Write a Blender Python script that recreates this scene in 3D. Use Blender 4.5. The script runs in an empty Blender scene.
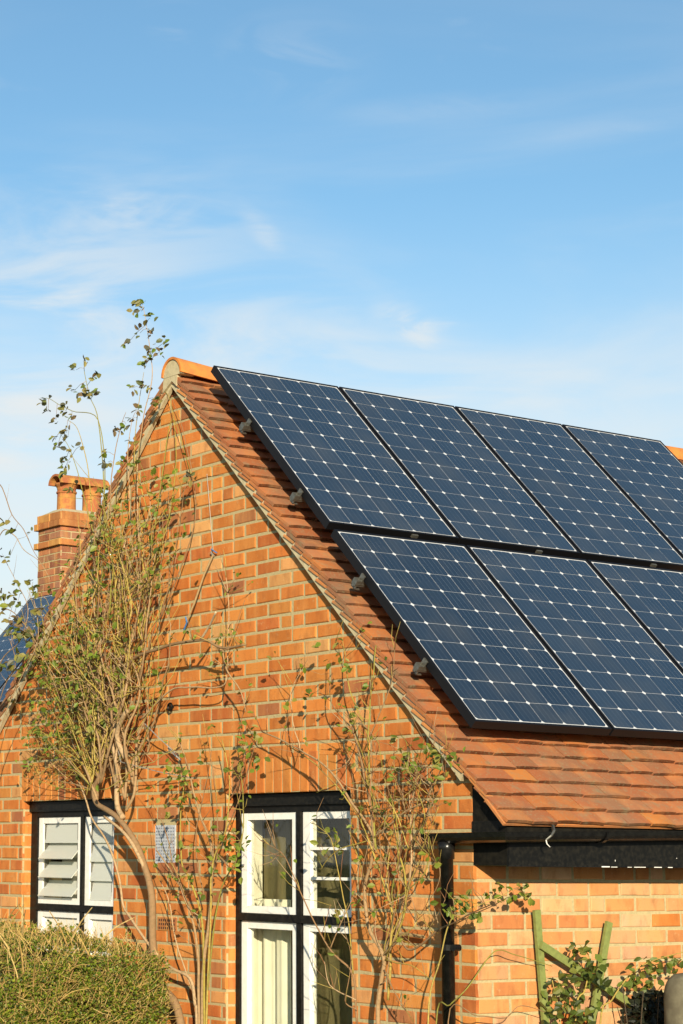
import bpy, bmesh, math, random
from mathutils import Vector, Matrix, noise
random.seed(7)
R = random.random
def U(a, b): return a + (b - a) * random.random()
rad = math.radians
scene = bpy.context.scene
COL = scene.collection

# ------------------------------------------------------------------ camera
CX, CY, F = 134.84, 532.83, 2047.0
CAM = Vector((7.656, -7.011, 0.175)); YAW, PIT, ROL = .9929, .1577, .0092
cd = Vector((-math.sin(YAW)*math.cos(PIT), math.cos(YAW)*math.cos(PIT), math.sin(PIT)))
r0 = Vector((math.cos(YAW), math.sin(YAW), 0)); u0 = r0.cross(cd)
cr = math.cos(ROL)*r0 + math.sin(ROL)*u0
cu = -math.sin(ROL)*r0 + math.cos(ROL)*u0
def ray(x, y): return cd + cr*((x-CX)/F) - cu*((y-CY)/F)
def G(x, y, Y=0.0):            # survey point on a plane parallel to the gable
    v = ray(x, y); return CAM + v*((Y-CAM.y)/v.y)
def S(x, y, X=0.0):            # survey point on a plane parallel to the side wall
    v = ray(x, y); return CAM + v*((X-CAM.x)/v.x)
cam = bpy.data.cameras.new('camera'); co = bpy.data.objects.new('camera', cam); COL.objects.link(co)
m = Matrix((cr, cu, -cd)).transposed().to_4x4(); m.translation = CAM; co.matrix_world = m
cam.sensor_fit = 'VERTICAL'; cam.sensor_height = 36; cam.lens = F*36/1024
cam.shift_x = (341.5-CX)/1024; cam.shift_y = (CY-512)/1024
cam.clip_start = .1; cam.clip_end = 2000
scene.camera = co

# ------------------------------------------------------------------ helpers
class MB:
    def __init__(s): s.v=[]; s.f=[]; s.c=[]; s.m=[]
    def add(s, vs, fs, col=(1,1,1), mat=0):
        b=len(s.v); s.v += [tuple(p) for p in vs]
        for f in fs: s.f.append(tuple(i+b for i in f)); s.c.append(col); s.m.append(mat)
    def box(s, a, b, col=(1,1,1), mat=0):
        x0,y0,z0=a; x1,y1,z1=b
        s.add([(x0,y0,z0),(x1,y0,z0),(x1,y1,z0),(x0,y1,z0),(x0,y0,z1),(x1,y0,z1),(x1,y1,z1),(x0,y1,z1)],
              [(0,3,2,1),(4,5,6,7),(0,1,5,4),(1,2,6,5),(2,3,7,6),(3,0,4,7)],col,mat)
    def obox(s, c, ax, ay, az, col=(1,1,1), mat=0):     # half-axis vectors
        c=Vector(c); vs=[c+ax*i+ay*j+az*k for k in(-1,1) for i,j in((-1,-1),(1,-1),(1,1),(-1,1))]
        s.add(vs,[(0,3,2,1),(4,5,6,7),(0,1,5,4),(1,2,6,5),(2,3,7,6),(3,0,4,7)],col,mat)
    def prism(s, poly, fn, a, b, col=(1,1,1), mat=0):   # fn(p,q,t)->xyz
        n=len(poly); vs=[fn(p,q,a) for p,q in poly]+[fn(p,q,b) for p,q in poly]
        s.add(vs,[tuple(range(n))[::-1],tuple(range(n,2*n))]+[(i,(i+1)%n,n+(i+1)%n,n+i) for i in range(n)],col,mat)
    def tube(s, pts, rs, n=6, col=(1,1,1), mat=0, cap=True):
        pts=[Vector(p) for p in pts]; b=len(s.v); N=len(pts); k=None
        if not hasattr(rs,'__len__'): rs=[rs]*N
        for i,p in enumerate(pts):
            t=(pts[min(i+1,N-1)]-pts[max(i-1,0)]).normalized()
            if k is None: k=t.orthogonal().normalized()
            else:
                k=(k-t*k.dot(t))
                k = k.normalized() if k.length>1e-6 else t.orthogonal().normalized()
            w=t.cross(k)
            for j in range(n):
                a=2*math.pi*j/n; s.v.append(tuple(p+(k*math.cos(a)+w*math.sin(a))*rs[i]))
        for i in range(N-1):
            for j in range(n):
                s.f.append((b+i*n+j,b+i*n+(j+1)%n,b+(i+1)*n+(j+1)%n,b+(i+1)*n+j)); s.c.append(col); s.m.append(mat)
        if cap:
            s.f.append(tuple(b+j for j in range(n))[::-1]); s.c.append(col); s.m.append(mat)
            s.f.append(tuple(b+(N-1)*n+j for j in range(n))); s.c.append(col); s.m.append(mat)
    def lathe(s, c, prof, n=20, col=(1,1,1), mat=0):
        b=len(s.v)
        for r,z in prof:
            for j in range(n): a=2*math.pi*j/n; s.v.append((c[0]+r*math.cos(a),c[1]+r*math.sin(a),c[2]+z))
        for i in range(len(prof)-1):
            for j in range(n): s.f.append((b+i*n+j,b+i*n+(j+1)%n,b+(i+1)*n+(j+1)%n,b+(i+1)*n+j)); s.c.append(col); s.m.append(mat)
    def build(s, name, mats, parent=None, smooth=False, cuts=()):
        me=bpy.data.meshes.new(name)
        off=Vector((0,0,0))
        if parent is not None: off=abs_loc(parent)
        me.from_pydata([tuple(Vector(p)-off) for p in s.v],[],s.f)
        if not isinstance(mats,(list,tuple)): mats=[mats]
        for mt in mats: me.materials.append(mt)
        me.polygons.foreach_set('material_index',s.m)
        if smooth: me.polygons.foreach_set('use_smooth',[True]*len(s.f))
        at=me.color_attributes.new('Col','FLOAT_COLOR','CORNER')
        d=[]
        for c,f in zip(s.c,s.f): d += (list(c)+[1.0])*len(f)
        at.data.foreach_set('color',d)
        if cuts:
            bm=bmesh.new(); bm.from_mesh(me)
            for cp,cn in cuts:
                bmesh.ops.bisect_plane(bm,geom=bm.verts[:]+bm.edges[:]+bm.faces[:],plane_co=Vector(cp)-off,plane_no=cn,clear_outer=True)
            bm.to_mesh(me); bm.free()
        me.update()
        o=bpy.data.objects.new(name,me); COL.objects.link(o)
        if parent is not None: o.parent=parent
        return o
def abs_loc(o):
    l=Vector((0,0,0))
    while o is not None: l+=o.location; o=o.parent
    return l
def empty(name, loc=(0,0,0)):
    o=bpy.data.objects.new(name,None); o.empty_display_size=.2; o.location=loc; COL.objects.link(o); return o
def tag(o, label=None, cat=None, group=None, kind=None):
    if label: o['label']=label
    if cat: o['category']=cat
    if group: o['group']=group
    if kind: o['kind']=kind
    return o

# ------------------------------------------------------------------ materials
def nodes(name):
    m=bpy.data.materials.new(name); m.use_nodes=True; nt=m.node_tree
    return m, nt, nt.nodes['Principled BSDF']
def N(nt, t, **k):
    n=nt.nodes.new(t)
    for a,b in k.items(): setattr(n,a,b)
    return n
def mixc(nt, mode, fac, a, b):
    n=N(nt,'ShaderNodeMix',data_type='RGBA',blend_type=mode)
    for i,v in ((0,fac),(6,a),(7,b)):
        if hasattr(v,'links') or hasattr(v,'is_linked'): nt.links.new(v,n.inputs[i])
        else: n.inputs[i].default_value = v if i==0 else (v[0],v[1],v[2],1)
    return n.outputs[2]
def noise_fac(nt, scale, detail=4, lo=.4, hi=.6, stretch=None, rough=.55):
    tc=N(nt,'ShaderNodeTexCoord'); src=tc.outputs['Object']
    if stretch:
        mp=N(nt,'ShaderNodeMapping'); mp.inputs['Scale'].default_value=stretch; nt.links.new(src,mp.inputs[0]); src=mp.outputs[0]
    n=N(nt,'ShaderNodeTexNoise'); n.inputs['Scale'].default_value=scale; n.inputs['Detail'].default_value=detail; n.inputs['Roughness'].default_value=rough
    nt.links.new(src,n.inputs['Vector'])
    r=N(nt,'ShaderNodeMapRange'); r.inputs[1].default_value=lo; r.inputs[2].default_value=hi; nt.links.new(n.outputs['Fac'],r.inputs[0])
    return r.outputs[0], n.outputs['Fac']
def bump(nt, bs, h, strength=.3, dist=.005):
    b=N(nt,'ShaderNodeBump'); b.inputs['Strength'].default_value=strength; b.inputs['Distance'].default_value=dist
    nt.links.new(h,b.inputs['Height']); nt.links.new(b.outputs[0],bs.inputs['Normal'])
def attr_mat(name, rough=.85, layers=(), bumpscale=None, bstr=.4, bdist=.004, spec=.3):
    """layers: (mode, strength, colour, noise scale, lo, hi, stretch)"""
    m,nt,bs=nodes(name)
    a=N(nt,'ShaderNodeAttribute',attribute_name='Col'); c=a.outputs['Color']
    for mode,st,colr,sc,lo,hi,stt in layers:
        f,_=noise_fac(nt,sc,5,lo,hi,stt)
        mu=N(nt,'ShaderNodeMath',operation='MULTIPLY'); nt.links.new(f,mu.inputs[0]); mu.inputs[1].default_value=st
        c=mixc(nt,mode,mu.outputs[0],c,colr)
    nt.links.new(c,bs.inputs['Base Color']); bs.inputs['Roughness'].default_value=rough
    bs.inputs['Specular IOR Level'].default_value=spec
    if bumpscale:
        _,h=noise_fac(nt,bumpscale,5); bump(nt,bs,h,bstr,bdist)
    return m
def flat_mat(name, col, rough=.5, spec=.5, metal=0, nscale=None, namt=.3, ncol=(0,0,0), bstr=0, coat=0):
    m,nt,bs=nodes(name); bs.inputs['Base Color'].default_value=(*col,1); bs.inputs['Roughness'].default_value=rough
    bs.inputs['Specular IOR Level'].default_value=spec; bs.inputs['Metallic'].default_value=metal; bs.inputs['Coat Weight'].default_value=coat
    if nscale:
        f,h=noise_fac(nt,nscale,5,.42,.68)
        mu=N(nt,'ShaderNodeMath',operation='MULTIPLY'); nt.links.new(f,mu.inputs[0]); mu.inputs[1].default_value=namt
        nt.links.new(mixc(nt,'MIX',mu.outputs[0],col,ncol),bs.inputs['Base Color'])
        if bstr: bump(nt,bs,h,bstr,.004)
    return m
M={}
M['brick']=attr_mat('brick_clay',.9,[('MIX',.40,(.64,.30,.09),9,.45,.68,(1,1,.25)),('MIX',.45,(.22,.07,.025),17,.5,.72,(1,1,.5)),
     ('MIX',.30,(.55,.42,.22),38,.60,.74,None),('MULTIPLY',.25,(.75,.62,.5),1.3,.45,.66,None),('MIX',.5,(.10,.06,.035),120,.62,.78,None)],140,.55,.004,.15)
M['mortar']=flat_mat('lime_mortar',(.43,.36,.19),.95,.1,0,60,.5,(.30,.24,.13),.7)
M['bedding']=flat_mat('verge_mortar',(.50,.43,.27),.95,.1,0,22,.55,(.30,.26,.16),.6)
M['tile']=attr_mat('clay_tile',.85,[('MIX',.65,(.22,.125,.07),3.2,.46,.62,None),('MIX',.6,(.26,.25,.14),85,.57,.68,None),('MIX',.5,(.20,.19,.11),14,.56,.70,None),
     ('MIX',.4,(.58,.22,.06),6,.5,.7,None)],90,.5,.003,.25)
M['ridge']=flat_mat('ridge_clay',(.60,.22,.05),.85,.15,0,16,.65,(.34,.13,.05),.5)
M['blackpaint']=flat_mat('black_gloss_paint',(.005,.005,.0045),.45,.18,0,45,.3,(.04,.035,.025))
M['blackwood']=flat_mat('black_bitumen_paint',(.007,.0065,.005),.6,.12,0,30,.4,(.03,.026,.018),.2)
M['blackplastic']=flat_mat('black_plastic',(.006,.006,.006),.25,.35,0,30,.25,(.03,.03,.025))
M['white']=flat_mat('white_gloss_paint',(.80,.79,.74),.35,.5,0,28,.25,(.55,.50,.38))
M['frost']=flat_mat('frosted_glass',(.74,.72,.62),.3,.4,0,120,.2,(.55,.54,.46),.15)
def louvre_mat():
    m=bpy.data.materials.new('louvre_glass'); m.use_nodes=True; nt=m.node_tree; bs=nt.nodes['Principled BSDF']
    bs.inputs['Base Color'].default_value=(.74,.75,.68,1); bs.inputs['Roughness'].default_value=.2
    t=N(nt,'ShaderNodeBsdfTransparent'); t.inputs[0].default_value=(.85,.88,.82,1); mx=N(nt,'ShaderNodeMixShader'); mx.inputs[0].default_value=.42
    nt.links.new(bs.outputs[0],mx.inputs[1]); nt.links.new(t.outputs[0],mx.inputs[2]); nt.links.new(mx.outputs[0],nt.nodes['Material Output'].inputs[0]); return m
M['louvre']=louvre_mat()
M['interior']=flat_mat('interior_plaster',(.40,.33,.2),.9,.1)
M['dark']=flat_mat('shaded_interior',(.58,.47,.27),.9,.1)
M['curtain']=flat_mat('cream_curtain',(.80,.77,.66),.8,.2,0,6,.3,(.6,.52,.36))
M['frame']=flat_mat('black_anodised',(.006,.006,.007),.45,.2)
M['frame_edge']=flat_mat('frame_lip',(.30,.32,.34),.35,.5,.6)
M['backsheet']=flat_mat('white_backsheet',(.60,.61,.62),.12,.6,0,coat=.5)
M['alu']=flat_mat('weathered_aluminium',(.20,.195,.165),.42,.5,.7,70,.6,(.10,.09,.07))
M['galv']=flat_mat('galvanised_steel',(.55,.58,.62),.5,.5,.25,50,.4,(.2,.2,.22))
M['cotta']=flat_mat('terracotta',(.33,.11,.045),.85,.2,0,11,.8,(.50,.27,.06),.3)
M['wood']=flat_mat('green_stained_wood',(.20,.23,.065),.8,.2,0,40,.5,(.11,.12,.04),.4)
M['stone']=flat_mat('weathered_stone',(.12,.105,.07),.95,.1,0,14,.6,(.22,.20,.13),.8)
M['grass']=flat_mat('grass_ground',(.06,.09,.025),.95,.1,0,3,.6,(.10,.10,.04),.5)
M['path']=flat_mat('paving_stone',(.12,.11,.09),.9,.2,0,4,.5,(.08,.075,.06),.3)
M['wire']=flat_mat('wire',(.28,.27,.24),.5,.5,.3)
M['rope']=flat_mat('tan_cane',(.36,.25,.12),.85,.2,0,60,.4,(.2,.14,.07))
M['bluetie']=flat_mat('blue_twine',(.05,.16,.36),.6,.4)
M['bark']=attr_mat('bark',.85,[('MIX',.5,(.16,.11,.05),60,.45,.65,None)],90,.5,.003,.2)
M['wing_tile']=M['tile']
def cell_mat():
    m,nt,bs=nodes('solar_cells')
    a=N(nt,'ShaderNodeAttribute',attribute_name='Col')
    nt.links.new(a.outputs['Color'],bs.inputs['Base Color']); bs.inputs['Roughness'].default_value=.30
    bs.inputs['Specular IOR Level'].default_value=.5; bs.inputs['Coat Weight'].default_value=.7; bs.inputs['Coat Roughness'].default_value=.09
    bs.inputs['Coat IOR'].default_value=1.5
    f,h=noise_fac(nt,26,3); bump(nt,bs,h,.04,.002)
    g2,h2=noise_fac(nt,1.1,4,.3,.7); rr_=N(nt,'ShaderNodeMapRange'); rr_.inputs[3].default_value=.18; rr_.inputs[4].default_value=.42; nt.links.new(g2,rr_.inputs[0]); nt.links.new(rr_.outputs[0],bs.inputs['Roughness'])
    d2,_=noise_fac(nt,3.5,6,.45,.75,(1,1,.4)); du_=N(nt,'ShaderNodeMath',operation='MULTIPLY'); nt.links.new(d2,du_.inputs[0]); du_.inputs[1].default_value=.16; nt.links.new(mixc(nt,'MIX',du_.outputs[0],a.outputs['Color'],(.16,.15,.12)),bs.inputs['Base Color'])
    return m
M['cell']=cell_mat()
def glass_mat():
    m=bpy.data.materials.new('window_glass'); m.use_nodes=True; nt=m.node_tree
    for n in list(nt.nodes): nt.nodes.remove(n)
    o=N(nt,'ShaderNodeOutputMaterial'); mx=N(nt,'ShaderNodeMixShader'); t=N(nt,'ShaderNodeBsdfTransparent'); g=N(nt,'ShaderNodeBsdfGlossy'); g.inputs['Roughness'].default_value=.03
    t.inputs['Color'].default_value=(.93,.94,.90,1)
    fr=N(nt,'ShaderNodeLayerWeight'); fr.inputs[0].default_value=.5; pw=N(nt,'ShaderNodeMath',operation='POWER'); nt.links.new(fr.outputs['Facing'],pw.inputs[0]); pw.inputs[1].default_value=4; ml=N(nt,'ShaderNodeMath',operation='MULTIPLY_ADD'); nt.links.new(pw.outputs[0],ml.inputs[0]); ml.inputs[1].default_value=.6; ml.inputs[2].default_value=.035
    nt.links.new(ml.outputs[0],mx.inputs[0]); nt.links.new(t.outputs[0],mx.inputs[1]); nt.links.new(g.outputs[0],mx.inputs[2]); nt.links.new(mx.outputs[0],o.inputs[0])
    return m
M['glass']=glass_mat()
def leaf_mat(name='leaf'):
    m,nt,bs=nodes(name); a=N(nt,'ShaderNodeAttribute',attribute_name='Col')
    nt.links.new(a.outputs['Color'],bs.inputs['Base Color']); bs.inputs['Roughness'].default_value=.5; bs.inputs['Specular IOR Level'].default_value=.4
    tr=N(nt,'ShaderNodeBsdfTranslucent'); nt.links.new(a.outputs['Color'],tr.inputs[0])
    mx=N(nt,'ShaderNodeMixShader'); mx.inputs[0].default_value=.3
    out=nt.nodes['Material Output']; nt.links.new(bs.outputs[0],mx.inputs[1]); nt.links.new(tr.outputs[0],mx.inputs[2]); nt.links.new(mx.outputs[0],out.inputs[0])
    return m
M['leaf']=leaf_mat()

# ------------------------------------------------------------------ ground
GZ=-1.6
b=MB(); b.add([(-600,-600,GZ),(600,-600,GZ),(600,600,GZ),(-600,600,GZ)],[(0,1,2,3)])
tag(b.build('ground',M['grass']),kind='structure')
b=MB(); b.add([(.35,-9,GZ+.004),(8.5,-9,GZ+.004),(8.5,9,GZ+.004),(.35,9,GZ+.004)],[(0,1,2,3)])
tag(b.build('path',M['path']),kind='structure')

# ------------------------------------------------------------------ bricks
CH=.0814; BL=.225; MJ=.0150
def bcol(kind=0):
    r=R()
    if kind==2: base=random.choice([(.33,.12,.055),(.24,.09,.045),(.42,.17,.07),(.30,.14,.07)])
    elif r<.52: base=(.54,.175,.034)
    elif r<.74: base=(.60,.225,.045)
    elif r<.86: base=(.44,.125,.030)
    elif r<.95: base=(.62,.31,.10)
    else: base=(.32,.12,.045)
    if kind==1 and (r>.10 or R()<.6):
        base=random.choice([(.56,.28,.105),(.60,.33,.14),(.55,.24,.075),(.60,.35,.17),(.52,.21,.065)])
    k=U(.80,1.08); t_=U(.94,1.06); return (min(.8,base[0]*k),base[1]*k*t_*1.0,base[2]*k*t_*1.15)
def brick(mb, u0,u1,z0,z1, P, col, d=.014, proud=.003):
    """P(u, z, out) -> world"""
    j=.0024; ch=.0045
    pr=proud+U(-.0015,.004)
    c=[(u0,z0),(u1,z0),(u1,z1),(u0,z1)]; c=[(u+U(-j,j),z+U(-j,j)) for u,z in c]
    cu_,cz=(u0+u1)/2,(z0+z1)/2
    ins=[(u+(ch if u<cu_ else -ch),z+(ch if z<cz else -ch)) for u,z in c]
    vs=[P(u,z,-d) for u,z in c]+[P(u,z,pr-.003) for u,z in c]+[P(u,z,pr) for u,z in ins]
    fs=[(8,9,10,11)]
    for a in (0,4):
        fs+=[(a+i,a+(i+1)%4,a+4+(i+1)%4,a+4+i) for i in range(4)]
    mb.add(vs,fs,col,0)
def brick_field(mb, umin, umax, r0, r1, P, phase, holes=(), kind=0, anchor=0.0, direction=-1, hsplit=.05, ch=CH, mat=0, bl=BL):
    """rows r0..r1, row n spans z n*ch..(n+1)*ch. anchor edge = corner."""
    for n in range(r0,r1):
        z0=n*ch+MJ/2; z1=(n+1)*ch-MJ/2
        k0=bl if (n%2==0)==(phase==0) else bl/2
        edges=[0.0]; e=k0
        L=abs(umax-umin)
        while e<L+bl: edges.append(e); e+=bl
        segs=[]
        for a,b_ in zip(edges,edges[1:]):
            if b_-a>bl*.8 and R()<hsplit: mid=(a+b_)/2; segs+=[(a,mid),(mid,b_)]
            else: segs.append((a,b_))
        for a,b_ in segs:
            if a>0 or True: ua=anchor+direction*a; ub=anchor+direction*b_
            lo,hi=min(ua,ub),max(ua,ub)
            g=.0085
            lo2=lo+(0 if abs(lo-anchor)<1e-6 else g); hi2=hi-(0 if abs(hi-anchor)<1e-6 else g)
            lo2=max(lo2,umin); hi2=min(hi2,umax)
            pieces=[(lo2,hi2)]
            for hu0,hu1,hz0,hz1 in holes:
                zc=(z0+z1)/2
                if hz0<zc<hz1:
                    q=[]
                    for p0,p1 in pieces:
                        if p1<=hu0 or p0>=hu1: q.append((p0,p1))
                        else:
                            if p0<hu0: q.append((p0,hu0))
                            if p1>hu1: q.append((hu1,p1))
                    pieces=q
            col=bcol(kind)
            for p0,p1 in pieces:
                if p1-p0>.02: brick(mb,p0,p1,z0,z1,P,col)

# ------------------------------------------------------------------ the cottage
HX=-5.26           # left wall face
RX=-2.628          # ridge x
DEP=7.2
SL=.968            # dz/dx of the slopes
def zroof(x, off=0.0):  # tile surface on the right slope
    return 3.236 - SL*(x-(-2.65)) + off
cot=tag(empty('brick_cottage',(RX,0,GZ)),'red brick cottage with steep clay tiled gable roof carrying the large solar array','house')
# openings: u0,u1,z0,z1
WT=.548; WB=-1.02
WINS=[(-4.443,-3.300),(-2.092,-.955)]
SOL=.225
cutR=((-1.88,0,2.374+.03),(SL,0,1)); cutL=((2*RX+1.88+.02,0,2.374+.03),(-SL,0,1))
bk=MB()
PG=lambda u,z,o:(u,-o,z)
holes=[(a,b_,WB,WT) for a,b_ in WINS]+[(a-.03,b_+.045,WT,WT+SOL) for a,b_ in WINS]+[(-2.828,-2.609,.144,.377)]
brick_field(bk,HX,.003,-20,42,PG,0,holes,0,anchor=.003)
for a,b_ in WINS:      # soldier arches
    u=a-.03; e=b_+.045; n=int((e-u)/.0765); st=(e-u)/n
    for i in range(n):
        brick(bk,u+i*st+.004,u+(i+1)*st-.004,WT+.001,WT+SOL-.006,PG,bcol(0),d=.1)
    # jamb reveals
    for n_ in range(-13,7):
        z0=n_*CH+MJ/2; z1=(n_+1)*CH-MJ/2
        if z1>WT: z1=WT-.002
        if z1-z0<.02: continue
        for ua,sg in ((a,1),(b_,-1)):
            bk.box((min(ua+sg*.003,ua-sg*.012),.0145,z0),(max(ua+sg*.003,ua-sg*.012),.064,z1),bcol(0))
bk.build('gable_bricks',M['brick'],cot,cuts=[cutR,cutL]).name='gable_wall'
# mortar backing / wall body with openings
mo=MB(); xs=[HX]+[v for w in WINS for v in w]+[0.0]
for i in range(5):
    a,b_=xs[i],xs[i+1]
    inw=i in(1,3)
    if not inw: mo.box((a,0,GZ),(b_,.22,WT))
    else: mo.box((a,0,GZ),(b_,.22,WB))
mo.box((HX,0,WT),(0,.22,3.3))
mo.build('gable_mortar',M['mortar'],cot,cuts=[cutR,cutL])
# side wall (eaves side)
sb=MB(); PS=lambda u,z,o:(o,u,z)
brick_field(sb,.0125,DEP,-20,3,PS,1,(),1,anchor=-.003,direction=1)
sb.build('side_wall',M['brick'],cot)
b=MB(); b.box((-.22,.22,GZ),(0,DEP,.30)); b.build('side_mortar',M['mortar'],cot)
b=MB(); b.box((HX,.22,GZ),(HX+.22,DEP,.30)); b.box((HX,DEP,GZ),(0,DEP+.2,.30))
b.prism([(HX,.30),(0,.30),(RX,2.95)],lambda p,q,t:(p,t,q),DEP,DEP+.2); b.build('rear_wall',M['mortar'],cot)

# interior room behind the windows
b=MB(); ri=(HX+.23,.23,-1.5,-.30,3.0,.70)
x0,y0,z0,x1,y1,z1=ri
b.add([(x0,y0,z0),(x1,y0,z0),(x1,y1,z0),(x0,y1,z0),(x0,y0,z1),(x1,y0,z1),(x1,y1,z1),(x0,y1,z1)],[(0,1,2,3),(4,7,6,5),(1,5,6,2),(2,6,7,3),(3,7,4,0)])
b.box((-2.9,.23,-1.5),(-2.84,3.0,.70))
b.build('interior_wall',M['dark'],cot)

# ---- tiles
def tile_slope(name, sgn, y0, y1, parent, apex, slope, s_eave, gauge=.1, tw=.165, palette=None, axis='x', verge=True):
    """apex=(a,z) position of tile-surface apex in the section plane; sgn=+1 slopes towards +a"""
    ang=math.atan(slope); du=Vector((math.cos(ang)*sgn,0,-math.sin(ang))); nu=Vector((math.sin(ang)*sgn,0,math.cos(ang)))
    mb=MB(); nrow=int(s_eave/gauge)
    for i in range(nrow+1):
        s_t=s_eave-i*gauge            # tail distance from apex
        if s_t<.06: break
        wob=noise.noise(Vector((i*.7,3.1,0)))*.004
        y=y0-(tw/2 if i%2 and False else 0)
        cur=y0; first=True
        while cur<y1:
            w=tw if not(first and i%2) else tw*1.5
            first=False
            e=min(cur+w,y1)
            seg=3; L=min(.19,s_t-.02)
            base=random.choice(palette or [(.44,.165,.065),(.47,.185,.075),(.41,.15,.06),(.46,.20,.09),(.37,.16,.075),(.50,.19,.06)])
            if palette is None and R()<.02: base=(.54,.215,.055)
            if palette is None and R()<.05: base=(.34,.165,.085)
            k=U(.74,.84); col=(base[0]*k,base[1]*k*.90,base[2]*k*.85)
            dt=U(-.006,.006)+wob+noise.noise(Vector((cur*1.3,i*.35,9)))*.006; lift=U(-.002,.0045); skew=U(-.003,.003)
            top=[];bot=[]
            for q in range(seg+1):
                t=q/seg; yy=cur+.0012+(e-cur-.0024)*t; camb=.004*(1-(2*t-1)**2)
                for (ss,h) in ((s_t+dt+skew*(t-.5)*2+ (0.0),.0+lift+camb),(s_t-L,-.034+camb*.4)):
                    p=Vector((apex[0],0,apex[1]))+du*ss+nu*h; top.append((p.x,yy,p.z))
                    p2=p-nu*.0175; bot.append((p2.x,yy,p2.z))
            nn=len(top); fs=[]
            for q in range(seg):
                a=2*q; fs+=[(a,a+1,a+3,a+2) if sgn>0 else (a,a+2,a+3,a+1),(nn+a,nn+a+2,nn+a+3,nn+a+1),(a+1,nn+a+1,nn+a+3,a+3)]
            fs+=[(0,nn,nn+1,1),(2*seg,2*seg+1,nn+2*seg+1,nn+2*seg)]
            if axis=='y':
                tr=lambda v:(v[1],v[0],v[2]); top=[tr(v) for v in top]; bot=[tr(v) for v in bot]
            mb.add(top+bot,fs,col,0)
            nb0=len(mb.v)-len(top)-len(bot)
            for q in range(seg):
                a=2*q+nb0; mb.f.append((a,a+2,nn+a+2,nn+a)); mb.c.append(tuple(c*.32 for c in col)); mb.m.append(0)  # tail edge coloured dark: painted shade line under each course
            cur=e
    return mb
s_eave=math.hypot(.312+2.65,(.312+2.65)*SL)
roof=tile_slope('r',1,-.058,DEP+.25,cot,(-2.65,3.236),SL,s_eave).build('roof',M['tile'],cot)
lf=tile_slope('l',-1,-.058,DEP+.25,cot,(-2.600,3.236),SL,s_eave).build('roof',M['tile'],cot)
# undercloak + boarding under the tiles
ang=math.atan(SL); nv=Vector((math.sin(ang),0,math.cos(ang)))
for sgn in(1,-1):
    ax_=-2.65 if sgn>0 else -2.600; ex_=(.03+2.65) if sgn>0 else 2.9
    ap=Vector((ax_,0,3.236)); e=Vector((ax_+ex_*sgn,0,3.236-SL*ex_))
    n_=Vector((nv.x*sgn,0,nv.z)); 
    def sect(o1,o2,ex=0): 
        a=ap-Vector((0,0,1))*(o1/nv.z); a2=ap-Vector((0,0,1))*(o2/nv.z); return [(a.x,a.z),((e-n_*o1).x,(e-n_*o1).z),((e-n_*o2).x,(e-n_*o2).z),(a2.x,a2.z)]
    bb=MB(); bb.prism([(p+.20*sgn*(k in(1,2)),q-.20*SL*(k in(1,2))) for k,(p,q) in enumerate(sect(.048,.103))],lambda p,q,t:(p,t,q),0.02,DEP+.2); bb.build('roof_boarding',M['blackwood'],roof if sgn>0 else lf)
    bb=MB()
    nseg=26
    for i in range(nseg):       # hand-pointed mortar bedding along the verge, slightly wavy face
        t0,t1=i/nseg,(i+1)/nseg
        for (oa,ob,ya,yb) in((.030,.100,-.046,-.02),):
            def pt(t,o): 
                p=ap.lerp(e,t)-n_*o*(1+0.0); 
                if t==0: p=ap-Vector((0,0,1))*(o/nv.z)
                return p
            w0=noise.noise(Vector((t0*18,sgn*3,1)))*.006; w1=noise.noise(Vector((t1*18,sgn*3,1)))*.006
            A,B,C_,D_=pt(t0,oa),pt(t1,oa),pt(t1,ob+w1),pt(t0,ob+w0)
            f0=ya+w0*.5; f1=ya+w1*.5
            vs=[(A.x,f0,A.z),(B.x,f1,B.z),(C_.x,f1,C_.z),(D_.x,f0,D_.z),(A.x,yb,A.z),(B.x,yb,B.z),(C_.x,yb,C_.z),(D_.x,yb,D_.z)]
            bb.add(vs,[(0,1,2,3),(3,2,6,7),(0,4,5,1),(4,7,6,5),(0,3,7,4),(1,5,6,2)])
    bb.build('verge_mortar',M['bedding'],roof if sgn>0 else lf)
    # tile undercloak strip end-on: short clay slips showing through the mortar
    bb=MB(); s=.16; du=Vector((math.cos(ang)*sgn,0,-math.sin(ang)))
    while s<(e-ap).length-.03:
        c=ap+du*s-n_*U(.060,.065); l=U(.046,.060)
        t=(du+n_*.24).normalized()
        bb.obox(Vector((c.x,-.040,c.z)),t*l,Vector((0,.0150,0)),n_*.0065,random.choice([(.50,.19,.06),(.42,.15,.05),(.56,.23,.07)]))
        s+=.1+U(-.006,.006)
    bb.build('verge_tile_slip',M['tile'],roof if sgn>0 else lf)
b=MB(); c=Vector((.285,0,3.236-SL*(.285+2.65)))
du=Vector((math.cos(ang),0,-math.sin(ang))); yy=-.066
while yy<DEP+.2:
    b.obox(c-du*.055-nv*.030+Vector((0,yy+.08,0)),du*.085,Vector((0,.0805,0)),nv*.0065,random.choice([(.50,.19,.06),(.44,.16,.055)])); yy+=.163
for s_ in (.10,.20,.30):
    b.obox(c-du*(s_+.03)-nv*.031+Vector((0,-.035,0)),(du+nv*.10).normalized()*.075,Vector((0,.022,0)),nv*.0065,(.52,.20,.06))
b.build('eave_undertile',M['tile'],roof)
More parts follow.
